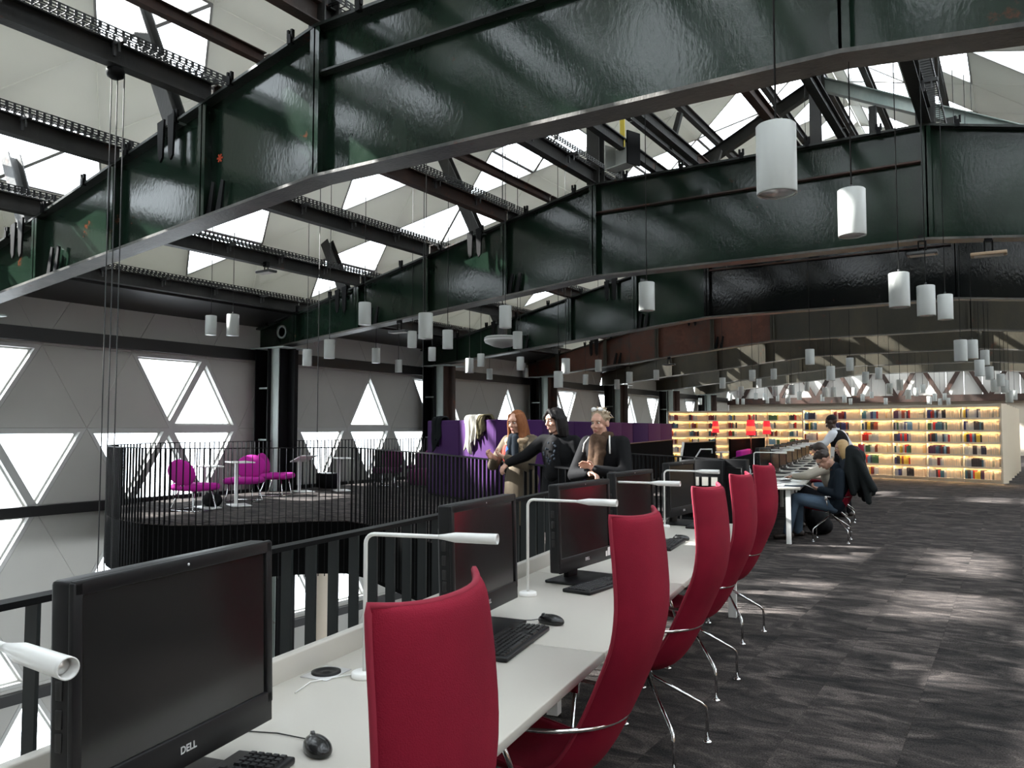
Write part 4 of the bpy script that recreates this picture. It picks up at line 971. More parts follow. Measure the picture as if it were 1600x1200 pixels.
def drape(name, label, cat, p0, ang, wd, drop_f, drop_b, m, seed, top_r=.075, m2=None):
    """cloth hung over an edge that runs along local x; front is -y"""
    rn = random.Random(seed); NX, NY = 22, 30; V = []
    for j in range(NY+1):
        f = j/NY
        for i in range(NX+1):
            u = -1+2*i/NX; x = u*wd/2
            df = drop_f*(1-.22*math.sin(u*5+seed)-.18*u); db = drop_b*(1+.2*math.sin(u*4+seed*2))
            Lt = df+PI*top_r+db; sl = f*Lt
            if sl < df: y, z = -top_r-.012, -(df-sl)
            elif sl < df+PI*top_r: a = (sl-df)/top_r; y, z = -top_r*math.cos(a), top_r*math.sin(a)
            else: y, z = top_r+.012, -(sl-df-PI*top_r)
            wv = .030*math.sin(u*9+seed+f*2)*(1+.8*abs(f-.5))+.012*math.sin(u*23+f*7)
            x2 = x*(1-.20*(1-f)*(1 if f < .5 else .3))+.02*math.sin(f*9+seed)
            y += wv*(-1 if y < 0 else 1)-(.03 if y < 0 else -.03)
            V.append((x2, y, z+.012*math.sin(u*11+f*12)+.02))
    F = [(j*(NX+1)+i, j*(NX+1)+i+1, (j+1)*(NX+1)+i+1, (j+1)*(NX+1)+i) for j in range(NY) for i in range(NX)]
    t = thing(name, label, cat, p0, ang)
    mb = MB().add(V, F, 0, True); o = mb.build('cloth', m, t); md = o.modifiers.new('solid', 'SOLIDIFY'); md.thickness = .012
    return t
dA = (A1-A0).normalized()
tz = Vector((0, 0, 1.665)); nA = Vector((-dA.y, dA.x, 0))
c1 = drape('jacket', 'dark striped jacket thrown over the left end of the purple booth', 'jacket', A0+dA*.58+tz+nA*.06, aa, .38, .52, .2, M['coatcloth'], 2)
c2 = drape('cardigan', 'light grey cardigan thrown over the purple booth', 'cardigan', A0+dA*2.22+tz+nA*.06, aa, .62, .58, .3, M['greycloth'], 5)
drape('sweater', 'khaki sweater beside the grey cardigan on the booth', 'sweater', A0+dA*2.62+tz+nA*.06, aa, .22, .30, .2, M['khaki'], 8)

# ------------------------------------------------------------------ people
DGx = lambda: bpy.context.evaluated_depsgraph_get()
def remesh(mb, voxel, smooth=2, fac=.5):
    me = mb.mesh('tmp', [M['skin']]); o = bpy.data.objects.new('tmp', me); COL.objects.link(o)
    r_ = o.modifiers.new('r', 'REMESH'); r_.mode = 'VOXEL'; r_.voxel_size = voxel; r_.use_smooth_shade = True
    if smooth: m_ = o.modifiers.new('s', 'SMOOTH'); m_.iterations = smooth; m_.factor = fac
    out = bpy.data.meshes.new_from_object(o.evaluated_get(DGx())); bpy.data.objects.remove(o); bpy.data.meshes.remove(me)
    out.materials.clear(); return out
def soft(name, mb, m, parent, voxel, smooth=3):
    me = remesh(mb, voxel, smooth); me.materials.append(m); return link(name, me, parent)
V_ = lambda *a: Vector(a)
def hand(mb, wrist, d, palm_n, side, curl=.5, k=1.0):
    """palm and five fingers; d = direction of the hand, palm_n = side the fingers curl to, side = +1/-1 which side the thumb is on"""
    d = Vector(d).normalized(); pn = Vector(palm_n); pn = (pn-d*pn.dot(d)).normalized(); ac = d.cross(pn)*side
    w_ = Vector(wrist)
    mb.cap(w_-d*.02*k, w_+d*.03*k, .024*k, .026*k, 8)
    for i, (off, ln) in enumerate(((.030, .070), (.010, .078), (-.010, .073), (-.028, .058))):
        kn = w_+d*(.085-.006*abs(i-1))*k+ac*off*k
        mb.cap(w_+d*.02*k+ac*off*.6*k, kn, .0135*k, .0115*k, 8)
        p = kn; a = curl*.7; L = ln*k
        for j, fr in enumerate((.45, .32, .25)):
            dd = (d*math.cos(a)+pn*math.sin(a)).normalized(); q = p+dd*L*fr
            mb.cap(p, q, (.0100-.0009*j)*k, (.0093-.0010*j)*k, 7); p = q; a += curl*.85
    b = w_+d*.025*k+ac*.024*k; t1 = b+(d*.55+ac*.75+pn*.35).normalized()*.040*k; t2 = t1+(d*.85+ac*.25+pn*.55).normalized()*.034*k
    mb.cap(w_+d*.01*k+ac*.008*k, b, .016*k, .014*k, 8); mb.cap(b, t1, .0135*k, .0115*k, 8); mb.cap(t1, t2, .011*k, .009*k, 8)
def head_xf(c, yaw, pitch, roll=0): return Matrix.Translation(Vector(c)) @ Matrix.Rotation(yaw, 4, 'Z') @ Matrix.Rotation(pitch, 4, 'X') @ Matrix.Rotation(roll, 4, 'Y')
def head(mb, X, k=1.0, male=False):
    """face towards local +y; chin at -.125, crown at +.115"""
    old = mb.xf; mb.xf = X @ Matrix.Scale(k, 4)
    mb.ell((0, -.012, .028), (.074, .094, .088), 18, 12); mb.ell((0, .022, -.042), (.058, .066, .078), 16, 10)
    mb.ell((0, .058, -.100), (.026 if male else .021, .022, .020), 10, 7); mb.ell((0, .055, .035), (.056, .034, .036), 12, 8)
    for sx in (-1, 1):
        mb.ell((sx*.036, .056, -.028), (.026, .028, .026), 10, 7); mb.ell((sx*.030, .074, .026), (.024, .012, .008), 10, 6)
        mb.ell((sx*.076, -.012, -.008), (.010, .022, .034), 10, 8, rot=Matrix.Rotation(sx*R(12), 3, 'Z')); mb.cap((sx*.05, .0, -.06), (sx*.03, .05, -.098), .018, .015, 8)
    mb.cap((0, .082, .014), (0, .106, -.026), .0085, .0125, 8)
    for sx in (-1, 1): mb.ell((sx*.011, .096, -.030), (.008, .009, .007), 8, 6)
    mb.ell((0, .083, -.064), (.022, .010, .012), 10, 6)
    mb.xf = old
def face(root, X, browm, k=1.0):
    X = X @ Matrix.Scale(k, 4)
    for sx in (-1, 1):
        e_ = MB(X).ell((sx*.031, .0755, .008), (.0125, .010, .0078), 10, 8).build('eye', M['eyew'], root); MB(X).ell((sx*.031, .0835, .008), (.0058, .0035, .0058), 10, 6).build('iris', M['iris'], e_)
        MB(X).tube([(sx*.014, .092, .026), (sx*.032, .091, .032), (sx*.049, .078, .026)], [.003, .004, .002], 6).build('eyebrow', browm, root)
    MB(X).ell((0, .0925, -.0595), (.021, .005, .0042), 12, 6).ell((0, .0915, -.068), (.018, .0055, .0046), 12, 6).build('lips', M['lips'], root)
def limb(mb, pts, rs, seg=10):
    for i in range(len(pts)-1): mb.cap(pts[i], pts[i+1], rs[i], rs[i+1], seg)
def torso(mb, pel, ch_, nk, shl, shr, k=1.0, f=1.0):
    pel, ch_, nk = Vector(pel), Vector(ch_), Vector(nk); ax = (ch_-pel).normalized(); rt_ = (Vector(shr)-Vector(shl)).normalized(); fw_ = ax.cross(rt_) if True else 0
    rot = Matrix((rt_, rt_.cross(ax)*-1, ax)).transposed()
    mb.ell(pel, (.165*k*f, .118*k*f, .13*k*f), 16, 10, rot=rot); mb.ell(pel.lerp(ch_, .5), (.135*k*f, .105*k*f, .17*k*f), 16, 10, rot=rot)
    mb.ell(ch_, (.160*k*f, .115*k*f, .17*k*f), 16, 10, rot=rot)
    mb.cap(shl, shr, .058*k*f, .058*k*f, 12); mb.cap(ch_.lerp(nk, .4), nk, .085*k*f, .055*k*f, 12)
def body(root, J, skin, k=1.0, hands=(), male=False, vox=.0065):
    b = MB(); torso(b, J['pel'], J['ch'], J['nk'], J['sl'], J['sr'], k, .93)
    limb(b, [J['nk'], Vector(J['hd'])-Vector((0, 0, .05)) if not 'nk2' in J else J['nk2']], [.05*k, .052*k])
    for s_ in 'lr':
        limb(b, [J['s'+s_], J['e'+s_], J['w'+s_]], [.050*k, .038*k, .025*k])
        limb(b, [J['h'+s_], J['k'+s_], J['a'+s_]], [.082*k, .052*k, .034*k])
        a = Vector(J['a'+s_]); t_ = Vector(J.get('t'+s_, a+Vector((0, .15, -.05)))); b.cap(a+Vector((0, -.03, -.035)), t_, .034*k, .026*k, 8)
    head(b, J['hx'], k, male)
    for h_ in hands: hand(b, *h_)
    return soft('body', b, skin, root, vox, 2)
def shoes(root, J, m, k=1.0):
    for s_ in 'lr':
        a = Vector(J['a'+s_]); t_ = Vector(J.get('t'+s_, a+Vector((0, .15, -.05)))); b = MB()
        b.cap(a+Vector((0, -.04, -.035)), t_+Vector((0, 0, .005)), .044*k, .036*k, 10); b.cap(a+Vector((0, 0, .03)), a+Vector((0, -.02, -.03)), .045*k, .048*k, 10)
        soft('shoe', b, m, root, .010, 2)
def trousers(root, J, m, k=1.0, f=1.0):
    b = MB(); b.ell(J['pel'], (.178*k, .13*k, .12*k), 16, 10)
    for s_ in 'lr': limb(b, [J['h'+s_], J['k'+s_], Vector(J['a'+s_])+Vector((0, 0, .0))], [.098*k*f, .072*k*f, .058*k*f])
    soft('trousers', b, m, root, .013, 4)
def sleeve_top(b, J, k=1.0, f=1.0, cuff=.93):
    torso(b, J['pel'], J['ch'], J['nk'], J['sl'], J['sr'], k, 1.12*f)
    for s_ in 'lr':
        w_ = Vector(J['e'+s_]).lerp(Vector(J['w'+s_]), cuff); limb(b, [J['s'+s_], J['e'+s_], w_], [.068*k*f, .057*k*f, .043*k*f])
def standing(z_, **kw):
    J = dict(pel=(0, 0, .95), ch=(0, .04, 1.24), nk=(0, .05, 1.42), sl=(-.175, .04, 1.36), sr=(.175, .04, 1.36), hl=(-.085, 0, .90), hr=(.085, 0, .90), kl=(-.09, .03, .50), kr=(.09, .02, .50), al=(-.10, -.01, .08), ar=(.10, -.02, .08), el=(-.25, .0, 1.10), er=(.25, .0, 1.10), wl=(-.26, .10, .87), wr=(.26, .10, .87), hd=(0, .10, 1.56))
    J.update(kw); return {a: (Vector(b) if not isinstance(b, Matrix) else b) for a, b in J.items()}
rdir = Vector((.43, .90, 0)).normalized()                       # behind the railing, away from the void
WROT = math.atan2(.43, -.90)                                    # facing the railing
def wface(v): return v
# 1: auburn hair, parka with fur trim
p1 = at(817, 700, 8.62); p1 = Vector((p1.x, p1.y, 0))
P1 = thing('person', 'woman with long auburn hair and fur trimmed parka, hands together above the railing', 'person', p1, WROT+R(18), 'people at the railing')
J = standing(0, el=(-.24, .20, 1.10), er=(.24, .22, 1.10), wl=(-.02, .34, 1.20), wr=(.10, .36, 1.19), hd=(.0, .11, 1.565), ch=(0, .05, 1.24))
J['hx'] = head_xf((0, .11, 1.565), R(2), R(-12))
body(P1, J, M['skin'], 1.0, [(J['wl'], (.75, .35, .35), (0, -.3, .9), 1, .9, .95), (J['wr'], (.35, .5, .45), (-.9, .1, .2), -1, .9, .95)]); face(P1, J['hx'], M['redhair'])
b = MB(); sleeve_top(b, J, 1, 1.06, .86); b.cap((0, .03, 1.0), (0, .03, .62), .17, .20, 18); b.cap((-.06, .03, 1.0), (-.08, .03, .60), .12, .14, 14); b.cap((.06, .03, 1.0), (.08, .03, .60), .12, .14, 14); soft('parka', b, M['parka'], P1, .013, 4)
b = MB()
for i in range(26):
    a = -2.5+5.0*i/25; b.ell((.135*math.sin(a), .02-.10*math.cos(a)+(.05 if abs(a) > 1.8 else 0), 1.415-.05*abs(a)/2.5-.006*(i % 3)), (.038, .036, .034), 8, 6)
for sx in (-1, 1):
    for i in range(6): b.ell((sx*(.085+.01*i), .15-.004*i, 1.36-.045*i), (.03, .028, .03), 8, 6)
soft('fur_trim', b, M['fur'], P1, .010, 1)
b = MB(); b.lathe([(.075, 1.37), (.088, 1.40), (.084, 1.45), (.07, 1.47), (.06, 1.44), (.06, 1.38)], 18, (0, .06, 0)); b.cap((-.03, .15, 1.40), (-.05, .185, 1.14), .045, .040, 10); b.cap((.03, .15, 1.40), (.05, .185, 1.18), .045, .042, 10); soft('scarf', b, M['scarfg'], P1, .011, 3)
b = MB(); b.ell((.10, .165, 1.23), (.05, .035, .10), 10, 8); soft('shirt_stripe', b, M['shirt1'], P1, .011, 2); b = MB(); b.ell((.045, .185, 1.25), (.04, .03, .085), 10, 8); soft('shirt_panel', b, M['shirt2'], P1, .011, 2)
hx = J['hx']; b = MB(hx)
b.ell((0, -.028, .042), (.084, .092, .088), 16, 10)
for i in range(34):
    a = -2.35+4.7*i/33
    x, y = .082*math.sin(a), -.02-.088*math.cos(a)
    ln = .30+.05*math.sin(i*2.3)
    if abs(a) > 2.1: y += .012
    pts = [(x*.75, y*.8, .075), (x*1.02, y*1.0, .0), (x*1.12+.008*math.sin(i), y*1.08, -.11), (x*1.22+.012*math.sin(i*1.7), y*1.12+.03*(abs(a) > 1.5), -.20), (x*1.25+.016*math.sin(i*2.9), y*1.1+.06*(abs(a) > 1.2), -ln)]
    rk = .80+.45*((i*7) % 3)/2
    for q in range(4): b.cap(pts[q], pts[q+1], (.020-.002*q)*rk, (.018-.0025*q)*rk, 7)
soft('hair', b, M['redhair'], P1, .008, 1); trousers(P1, J, M['scarfg']); shoes(P1, J, M['shoe'])
# 2: dark bob, black coat, arm stretched to the railing
p2 = at(878, 700, 8.02); p2 = Vector((p2.x, p2.y, 0))
P2 = thing('person', 'woman with black bobbed hair and black coat, one arm stretched to the railing', 'person', p2, WROT+R(22), 'people at the railing')
J = standing(0, sr=(.18, .06, 1.37), er=(.36, .12, 1.22), wr=(.52, .20, 1.145), el=(-.25, .02, 1.09), wl=(-.22, .16, .90), hd=(.02, .10, 1.575))
J['hx'] = head_xf((.02, .10, 1.575), R(-24), R(-8), R(4))
body(P2, J, M['skin'], 1.0, [(J['wr'], (.45, .50, -.60), (-.1, -.6, -.7), -1, .75, 1.0), (J['wl'], (.1, .5, -.8), (.8, 0, 0), 1, .5, 1.0)]); face(P2, J['hx'], M['blackhair'])
b = MB(); sleeve_top(b, J, 1.0, 1.10, .97); b.cap((0, .02, 1.0), (0, .02, .60), .19, .22, 18); b.cap((-.08, .02, 1.1), (-.10, .02, .62), .12, .14, 12); b.cap((.08, .02, 1.1), (.10, .02, .62), .12, .14, 12); soft('coat', b, M['blackcloth'], P2, .013, 4)
b = MB(); b.cap((.0, .14, 1.34), (.0, .165, 1.05), .075, .09, 14); soft('blouse', b, M['blackcloth'], P2, .012, 2)
fb = MB()
for i in range(26): fb.ell((rb.uniform(-.075, .075), .232+.012*rb.random()-.02*0, 1.03+.33*rb.random()), (.012, .004, .012), 7, 5)
fb.v = [Vector((v.x, v.y-1.3*v.x*v.x, v.z)) for v in fb.v]; fb.build('blouse_flowers', M['scarfg'], P2, kind='stuff')
hx = J['hx']; b = MB(hx); b.ell((0, -.026, .040), (.087, .096, .092), 16, 10)
for i in range(30):
    a = -2.05+4.1*i/29; x, y = .081*math.sin(a), -.018-.086*math.cos(a)
    pts = [(x*.7, y*.75, .085), (x*1.06, y*1.04, .01), (x*1.12, y*1.06, -.08), (x*1.10+.008*math.sin(i*2.1), y*1.04, -.155-.02*math.cos(a)-.01*(i % 2))]
    for q in range(3): b.cap(pts[q], pts[q+1], .024, .022 if q < 2 else .012, 7)
b.cap((.0, .05, .105), (.062, .075, .045), .026, .020, 8); b.cap((.062, .07, .045), (.084, .04, -.03), .020, .018, 8); b.cap((-.02, .055, .10), (-.066, .06, .04), .024, .018, 8)
soft('hair', b, M['blackhair'], P2, .008, 1); trousers(P2, J, M['dkpants']); shoes(P2, J, M['shoe'])
MB(hx).ell((-.083, .0, -.05), (.008, .004, .012), 8, 6).build('earring', M['chrome'], P2)
# 3: short ash blond hair, scarf, dark jacket with white piping
p3 = at(948, 700, 7.42); p3 = Vector((p3.x, p3.y, 0))
P3 = thing('person', 'woman with short ash blond hair, brown scarf and dark jacket with white piping', 'person', p3, WROT+R(26), 'people at the railing')
J = standing(0, el=(-.26, .14, 1.08), er=(.24, .20, 1.07), wl=(-.02, .31, 1.13), wr=(.02, .33, 1.10), hd=(.02, .10, 1.55))
J['hx'] = head_xf((.02, .10, 1.548), R(-6), R(-6))
body(P3, J, M['skin'], 1.0, [(J['wl'], (.75, .25, .40), (0, .9, -.2), 1, .55, 1.0), (J['wr'], (-.8, .25, -.1), (0, .3, -.9), -1, .6, 1.0)]); face(P3, J['hx'], M['greyblond'])
b = MB(); sleeve_top(b, J, 1.0, 1.12, .93); b.cap((0, .02, 1.02), (0, .02, .78), .185, .195, 18); soft('jacket', b, M['blackcloth'], P3, .013, 4)
b = MB(); b.lathe([(.078, 1.35), (.098, 1.38), (.096, 1.44), (.075, 1.475), (.06, 1.44), (.06, 1.36)], 18, (0, .06, 0)); b.cap((.04, .16, 1.40), (.07, .20, 1.06), .055, .045, 10); b.cap((-.03, .17, 1.38), (.00, .20, 1.12), .05, .045, 10); b.cap((.05, .16, 1.36), (-.03, .18, 1.28), .05, .05, 10); soft('scarf', b, M['scarfb'], P3, .011, 2)
MB().tube([(-.085, .12, 1.43), (-.105, .165, 1.37), (-.118, .185, 1.27)], .008, 6).build('collar_piping', M['white'], P3)
MB().tube([(.12, .12, 1.42), (.15, .165, 1.36), (.155, .185, 1.28)], .006, 6).build('collar_piping', M['white'], P3)
hx = J['hx']; b = MB(hx); b.ell((0, -.022, .040), (.082, .092, .086), 16, 10); rh = random.Random(4)
for i in range(70):
    a, e_ = rh.uniform(-PI, PI), rh.uniform(.1, 1.4); d_ = Vector((math.sin(a)*math.cos(e_), -math.cos(a)*math.cos(e_)*.95, math.sin(e_)))
    if d_.y > .55 and d_.z < .75: continue
    p = Vector((d_.x*.076, d_.y*.088-.018, d_.z*.080+.036)); b.cap(p, p+d_*.024+Vector((rh.uniform(-.02, .02), -.012, rh.uniform(-.012, .018))), .013, .006, 6)
soft('hair', b, M['greyblond'], P3, .007, 1)
sg = MB(hx)
for sx in (-1, 1): sg.ell((sx*.035, .035, .128), (.030, .012, .020), 12, 6); sg.tube([(sx*.062, .03, .125), (sx*.088, -.03, .09), (sx*.09, -.08, .05)], .004, 6)
sg.tube([(-.01, .04, .133), (.01, .04, .133)], .004, 6); sg.build('sunglasses', M['white'], P3); trousers(P3, J, M['dkpants']); shoes(P3, J, M['shoe'])
# 4: standing man in a dark waistcoat; faces left along the desk
p4 = at(1318, 700, 13.6); p4 = Vector((p4.x, p4.y, 0))
P4 = thing('person', 'man standing in white shirt and dark waistcoat, leaning over red chairs', 'person', p4, PI/2+DA+R(-22), 'people at the far desk')
J = standing(0, ch=(0, .07, 1.27), nk=(0, .13, 1.45), sl=(-.19, .11, 1.40), sr=(.19, .11, 1.40), el=(-.26, .20, 1.24), wl=(-.20, .38, 1.22), er=(.30, .00, 1.16), wr=(.24, .20, 1.10), hd=(0, .20, 1.60))
J['hx'] = head_xf((.0, .20, 1.60), R(8), R(-28))
body(P4, J, M['skind'], 1.04, [(J['wl'], (.1, .9, -.2), (0, -.2, -.9), -1, .5, 1.0), (J['wr'], (-.2, .8, -.4), (0, -.3, -.9), 1, .5, 1.0)], True, .0075); face(P4, J['hx'], M['blackhair'])
b = MB(); sleeve_top(b, J, 1.04, 1.02, .96); soft('shirt', b, M['whiteshirt'], P4, .013, 3)
b = MB(); torso(b, J['pel'], J['ch'], J['nk']-Vector((0, .02, .07)), J['sl']*.62+Vector((0, .03, .50)), J['sr']*.62+Vector((0, .03, .50)), 1.04, 1.20); soft('waistcoat', b, M['blackcloth'], P4, .013, 2)
MB().lathe([(.066, 1.43), (.074, 1.45), (.064, 1.50), (.058, 1.49)], 16, (0, .13, 0)).build('collar', M['whiteshirt'], P4)
MB().rbox((-.185, .11, 1.10), (.012, .07, .16), .004, rot=Matrix.Rotation(R(8), 3, 'X')).build('badge', M['paper'], P4)
b = MB(J['hx']); b.ell((0, -.024, .044), (.080, .094, .084), 14, 9); soft('hair', b, M['blackhair'], P4, .009, 1); trousers(P4, J, M['dkpants'], 1.04); shoes(P4, J, M['shoe'])

def seated(hip_z, sh, nk, hd, el, wr, knee, ank, off=0.0):
    """local y = towards the desk. sh, el, ... are (y, z) at half-width x"""
    X = dict(pel=(0, 0, hip_z+.04), ch=(0, sh[0]*.75, hip_z+(sh[1]-hip_z)*.62), nk=(0, nk[0], nk[1]), sl=(-.185, sh[0], sh[1]), sr=(.185, sh[0], sh[1]), hl=(-.09, .02, hip_z), hr=(.09, .02, hip_z), kl=(-.13, knee[0], knee[1]), kr=(.13, knee[0]-.03, knee[1]-.01), al=(-.13, ank[0], ank[1]), ar=(.13, ank[0]-.12, ank[1]), el=(-.26, el[0], el[1]), er=(.26, el[0], el[1]), wl=(-.07, wr[0], wr[1]), wr=(.07, wr[0], wr[1]-.01), hd=(0, hd[0], hd[1]))
    X['tl'] = (-.15, ank[0]+.15, .035); X['tr'] = (.15, ank[0]+.03, .035)
    return {a: Vector(b) for a, b in X.items()}
# 5: seated man with a telephone
P5 = thing('person', 'man with brown hair and glasses seated in dark jumper and jeans, looking down at telephone', 'person', DK(11.42, .47, 0), DA+PI/2, 'people at the far desk')
J = seated(.475, (-.07, .90), (-.01, .985), (.13, 1.075), (-.05, .62), (.19, .685), (.50, .555), (.60, .10))
J['hx'] = head_xf(J['hd'], 0, R(-48)); J['nk2'] = J['hd']+Vector((0, -.05, -.02))
body(P5, J, M['skin'], 1.03, [(J['wl'], (.35, .9, .25), (.5, 0, .8), 1, .75, 1.0), (J['wr'], (-.35, .9, .25), (-.5, 0, .8), -1, .75, 1.0)], True); face(P5, J['hx'], M['brownhair'])
b = MB(); sleeve_top(b, J, 1.03, 1.06, .94); soft('jumper', b, M['navy'], P5, .012, 3)
MB().lathe([(.062, 0), (.070, .015), (.062, .035), (.056, .03)], 16, J['nk']+Vector((0, -.0, -.045)), rot=Matrix.Rotation(R(-20), 3, 'X')).build('collar', M['scarfb'], P5)
b = MB(J['hx']); b.ell((0, -.026, .044), (.083, .096, .088), 16, 10); b.ell((0, .04, .098), (.07, .05, .03), 12, 8)
for i in range(40):
    a, e_ = rh.uniform(-PI, PI), rh.uniform(.0, 1.45); d_ = Vector((math.sin(a)*math.cos(e_), -math.cos(a)*math.cos(e_), math.sin(e_)))
    if d_.y > .6 and d_.z < .6: continue
    p = Vector((d_.x*.078, d_.y*.09-.022, d_.z*.082+.042)); b.cap(p, p+d_*.014+Vector((0, .012, .004)), .013, .008, 6)
soft('hair', b, M['brownhair'], P5, .008, 1)
gl = MB(J['hx'])
for sx in (-1, 1):
    gl.tube([(sx*.033+.021*math.cos(t_*PI/6), .098, .006+.017*math.sin(t_*PI/6)) for t_ in range(12)], .0022, 5, closed=True); gl.tube([(sx*.054, .095, .010), (sx*.078, .04, .010), (sx*.080, -.01, .006)], .0022, 5)
gl.tube([(-.012, .10, .010), (.012, .10, .010)], .0022, 5).build('glasses', M['black'], P5); trousers(P5, J, M['jeans'], 1.03); shoes(P5, J, M['shoe'])
t = thing('telephone', 'telephone held by the seated man', 'phone', P5.matrix_basis @ Vector((0, .315, .715)), DA+PI/2)
MB().rbox((0, 0, 0), (.072, .145, .009), .004, seg=2, rot=Matrix.Rotation(R(25), 3, 'X')).build('case', M['white'], t); MB().box((0, -.002, .006), (.064, .125, .002), Matrix.Rotation(R(25), 3, 'X')).build('screen', M['screen'], t)
# 6: person in cream knit leaning on the desk
P6 = thing('person', 'person in cream knit leaning forward over the far desk behind the man with telephone', 'person', DK(12.7, .44, 0), DA+PI/2, 'people at the far desk')
J = seated(.50, (.08, .93), (.14, 1.02), (.22, 1.15), (.36, .80), (.58, .775), (.46, .55), (.50, .10))
J['hx'] = head_xf(J['hd'], R(-20), R(-30)); J['nk2'] = J['hd']+Vector((0, -.04, -.03))
body(P6, J, M['skin'], 1.0, [(J['wl'], (.3, .9, -.05), (0, 0, -1), 1, .35, 1.0), (J['wr'], (-.3, .9, -.05), (0, 0, -1), -1, .35, 1.0)], False, .008); face(P6, J['hx'], M['brownhair'])
b = MB(); sleeve_top(b, J, 1.0, 1.10, .92); soft('jumper', b, M['knit'], P6, .013, 3)
b = MB(J['hx']); b.ell((0, -.03, .044), (.086, .098, .09), 16, 10); b.ell((0, -.09, -.02), (.06, .05, .07), 12, 8); b.ell((0, .04, .10), (.06, .05, .028), 12, 8); soft('hair', b, M['brownhair'], P6, .010, 1); trousers(P6, J, M['dkpants']); shoes(P6, J, M['shoe'])
# 7: long blond hair, seen from behind the coat
P7 = thing('person', 'person with long blond hair seated beyond the coat on the chair', 'person', DK(13.95, .55, 0), DA+PI/2, 'people at the far desk')
J = seated(.50, (-.02, .95), (.0, 1.05), (.05, 1.18), (.05, .72), (.30, .775), (.46, .55), (.50, .10))
J['hx'] = head_xf(J['hd'], R(10), R(-14))
body(P7, J, M['skin'], 1.0, [(J['wl'], (.3, .9, -.05), (0, 0, -1), 1, .35, 1.0), (J['wr'], (-.3, .9, -.05), (0, 0, -1), -1, .35, 1.0)], False, .008); face(P7, J['hx'], M['blondhair'])
b = MB(); sleeve_top(b, J, 1.0, 1.06, .92); soft('jumper', b, M['scarfg'], P7, .013, 3)
b = MB(J['hx']); b.ell((0, -.03, .044), (.088, .098, .09), 16, 10)
for i in range(24):
    a = -2.2+4.4*i/23; x, y = .086*math.sin(a), -.02-.09*math.cos(a); b.cap((x*.9, y*.9, .05), (x*1.08, y*1.05, -.10), .024, .022, 7); b.cap((x*1.08, y*1.05, -.10), (x*1.0, y*1.0, -.26), .022, .012, 7)
soft('hair', b, M['blondhair'], P7, .009, 1); trousers(P7, J, M['jeans']); shoes(P7, J, M['shoe'])
# parka hung over the back of the seated man's chair: local x along the desk, y away from the desk, z up
t = thing('parka', 'dark hooded parka hung over the back of the chair of the seated man', 'coat', DK(11.45, .68, 0), DA-PI/2)
b = MB()
for i in range(9):
    u = -1+2*i/8; b.cap((u*.16, .0, 1.25), (u*.20, -.085, .90), .034, .026, 9)
    b.cap((u*.16, .0, 1.25), (u*.15, .05, 1.22), .034, .036, 9)
for i in range(9):
    u = -1+2*i/8
    # front, hanging on the sitting side is hidden; back sheet flares out to the lower end
    b.cap((u*.15, .03, 1.22-.03*abs(u)), (u*.22, .11, .95), .036, .045, 9); b.cap((u*.22, .11, .95), (u*.27+.02*math.sin(i), .20-.10*abs(u)*(i < 4), .60+.05*math.sin(i*2.1)), .045, .040, 9)
for sx in (-1, 1): b.cap((sx*.17, -.02, 1.22), (sx*.235, -.03, .92), .05, .055, 9); b.cap((sx*.235, -.03, .92), (sx*.25, .02, .66), .055, .045, 9)
for sx in (-1, 1): b.ell((sx*.20, .05, .96), (.055, .13, .28), 12, 9)
b.cap((.20, .06, 1.12), (.30, .26, .72), .055, .05, 10); b.cap((-.20, .05, 1.12), (-.29, .12, .62), .06, .055, 10); b.cap((-.05, .10, 1.10), (.05, .24, .66), .06, .05, 10); b.ell((0, .05, 1.20), (.15, .07, .06), 12, 8); b.ell((.02, .12, 1.12), (.12, .06, .09), 12, 8)
soft('cloth', b, M['coatcloth'], t, .013, 3)
for z_, x_ in ((1.0, -.1), (.92, .12)): MB().ell((x_, .175, z_), (.006, .006, .022), 8, 6).build('zip_pull', M['chrome'], t)
# bag on the floor under the desk
t = thing('backpack', 'black backpack on the carpet under the seat of the man with telephone', 'bag', DK(12.1, .22, 0), DA)
b = MB(); b.ell((0, 0, .17), (.16, .2, .18), 14, 9); b.ell((.08, 0, .12), (.12, .15, .12), 12, 8); soft('body', b, M['blackcloth'], t, .016, 2); MB().tube([(-.02, -.05, .33), (0, 0, .38), (-.02, .05, .33)], .008, 6).build('handle', M['cord'], t)

# ------------------------------------------------------------------ platform furniture
def easy_chair(label, x, y, rz, m, first=None):
    t = thing('easy_chair', label, 'chair', (x, y, 0), rz, 'low felt chairs on the platform')
    MB().rbox((0, .03, .43), (.66, .62, .13), .062, seg=4).build('seat', m, t)
    b = MB(); b.ell((0, 0, 0), (.33, .075, .25), 20, 12); b.v = [Matrix.Rotation(R(14), 3, 'X') @ v+Vector((0, -.30, .70-.0)) for v in b.v]; b.build('backrest', m, t)
    MB().rbox((0, -.25, .47), (.10, .05, .16), .015).build('back_bracket', M['chrome'], t)
    f = MB()
    for sx in (-1, 1): f.tube([(sx*.24, .20, .37), (sx*.28, .26, .03), (sx*.28, .24, .012), (sx*.28, -.27, .012), (sx*.26, -.28, .04), (sx*.20, -.16, .37)], .011, 8)
    f.tube([(-.28, -.26, .012), (.28, -.26, .012)], .011, 8).build('sled_frame', M['chrome'], t); return t
def cface(x, y, dx, dy): return math.atan2(-dx, dy)
easy_chair('magenta felt chair nearest the curved end of the platform, back to us', -12.75, 9.3, R(8), M['magenta'])
easy_chair('magenta felt chair facing us behind the table on the platform', -13.45, 11.0, R(-152), M['magenta'])
easy_chair('magenta felt chair turned sideways beside the column', -14.1, 12.4, R(-62), M['magenta'])
easy_chair('dark red felt chair seen through the railing before the second column', -13.6, 15.6, R(200), M['plumdark'])
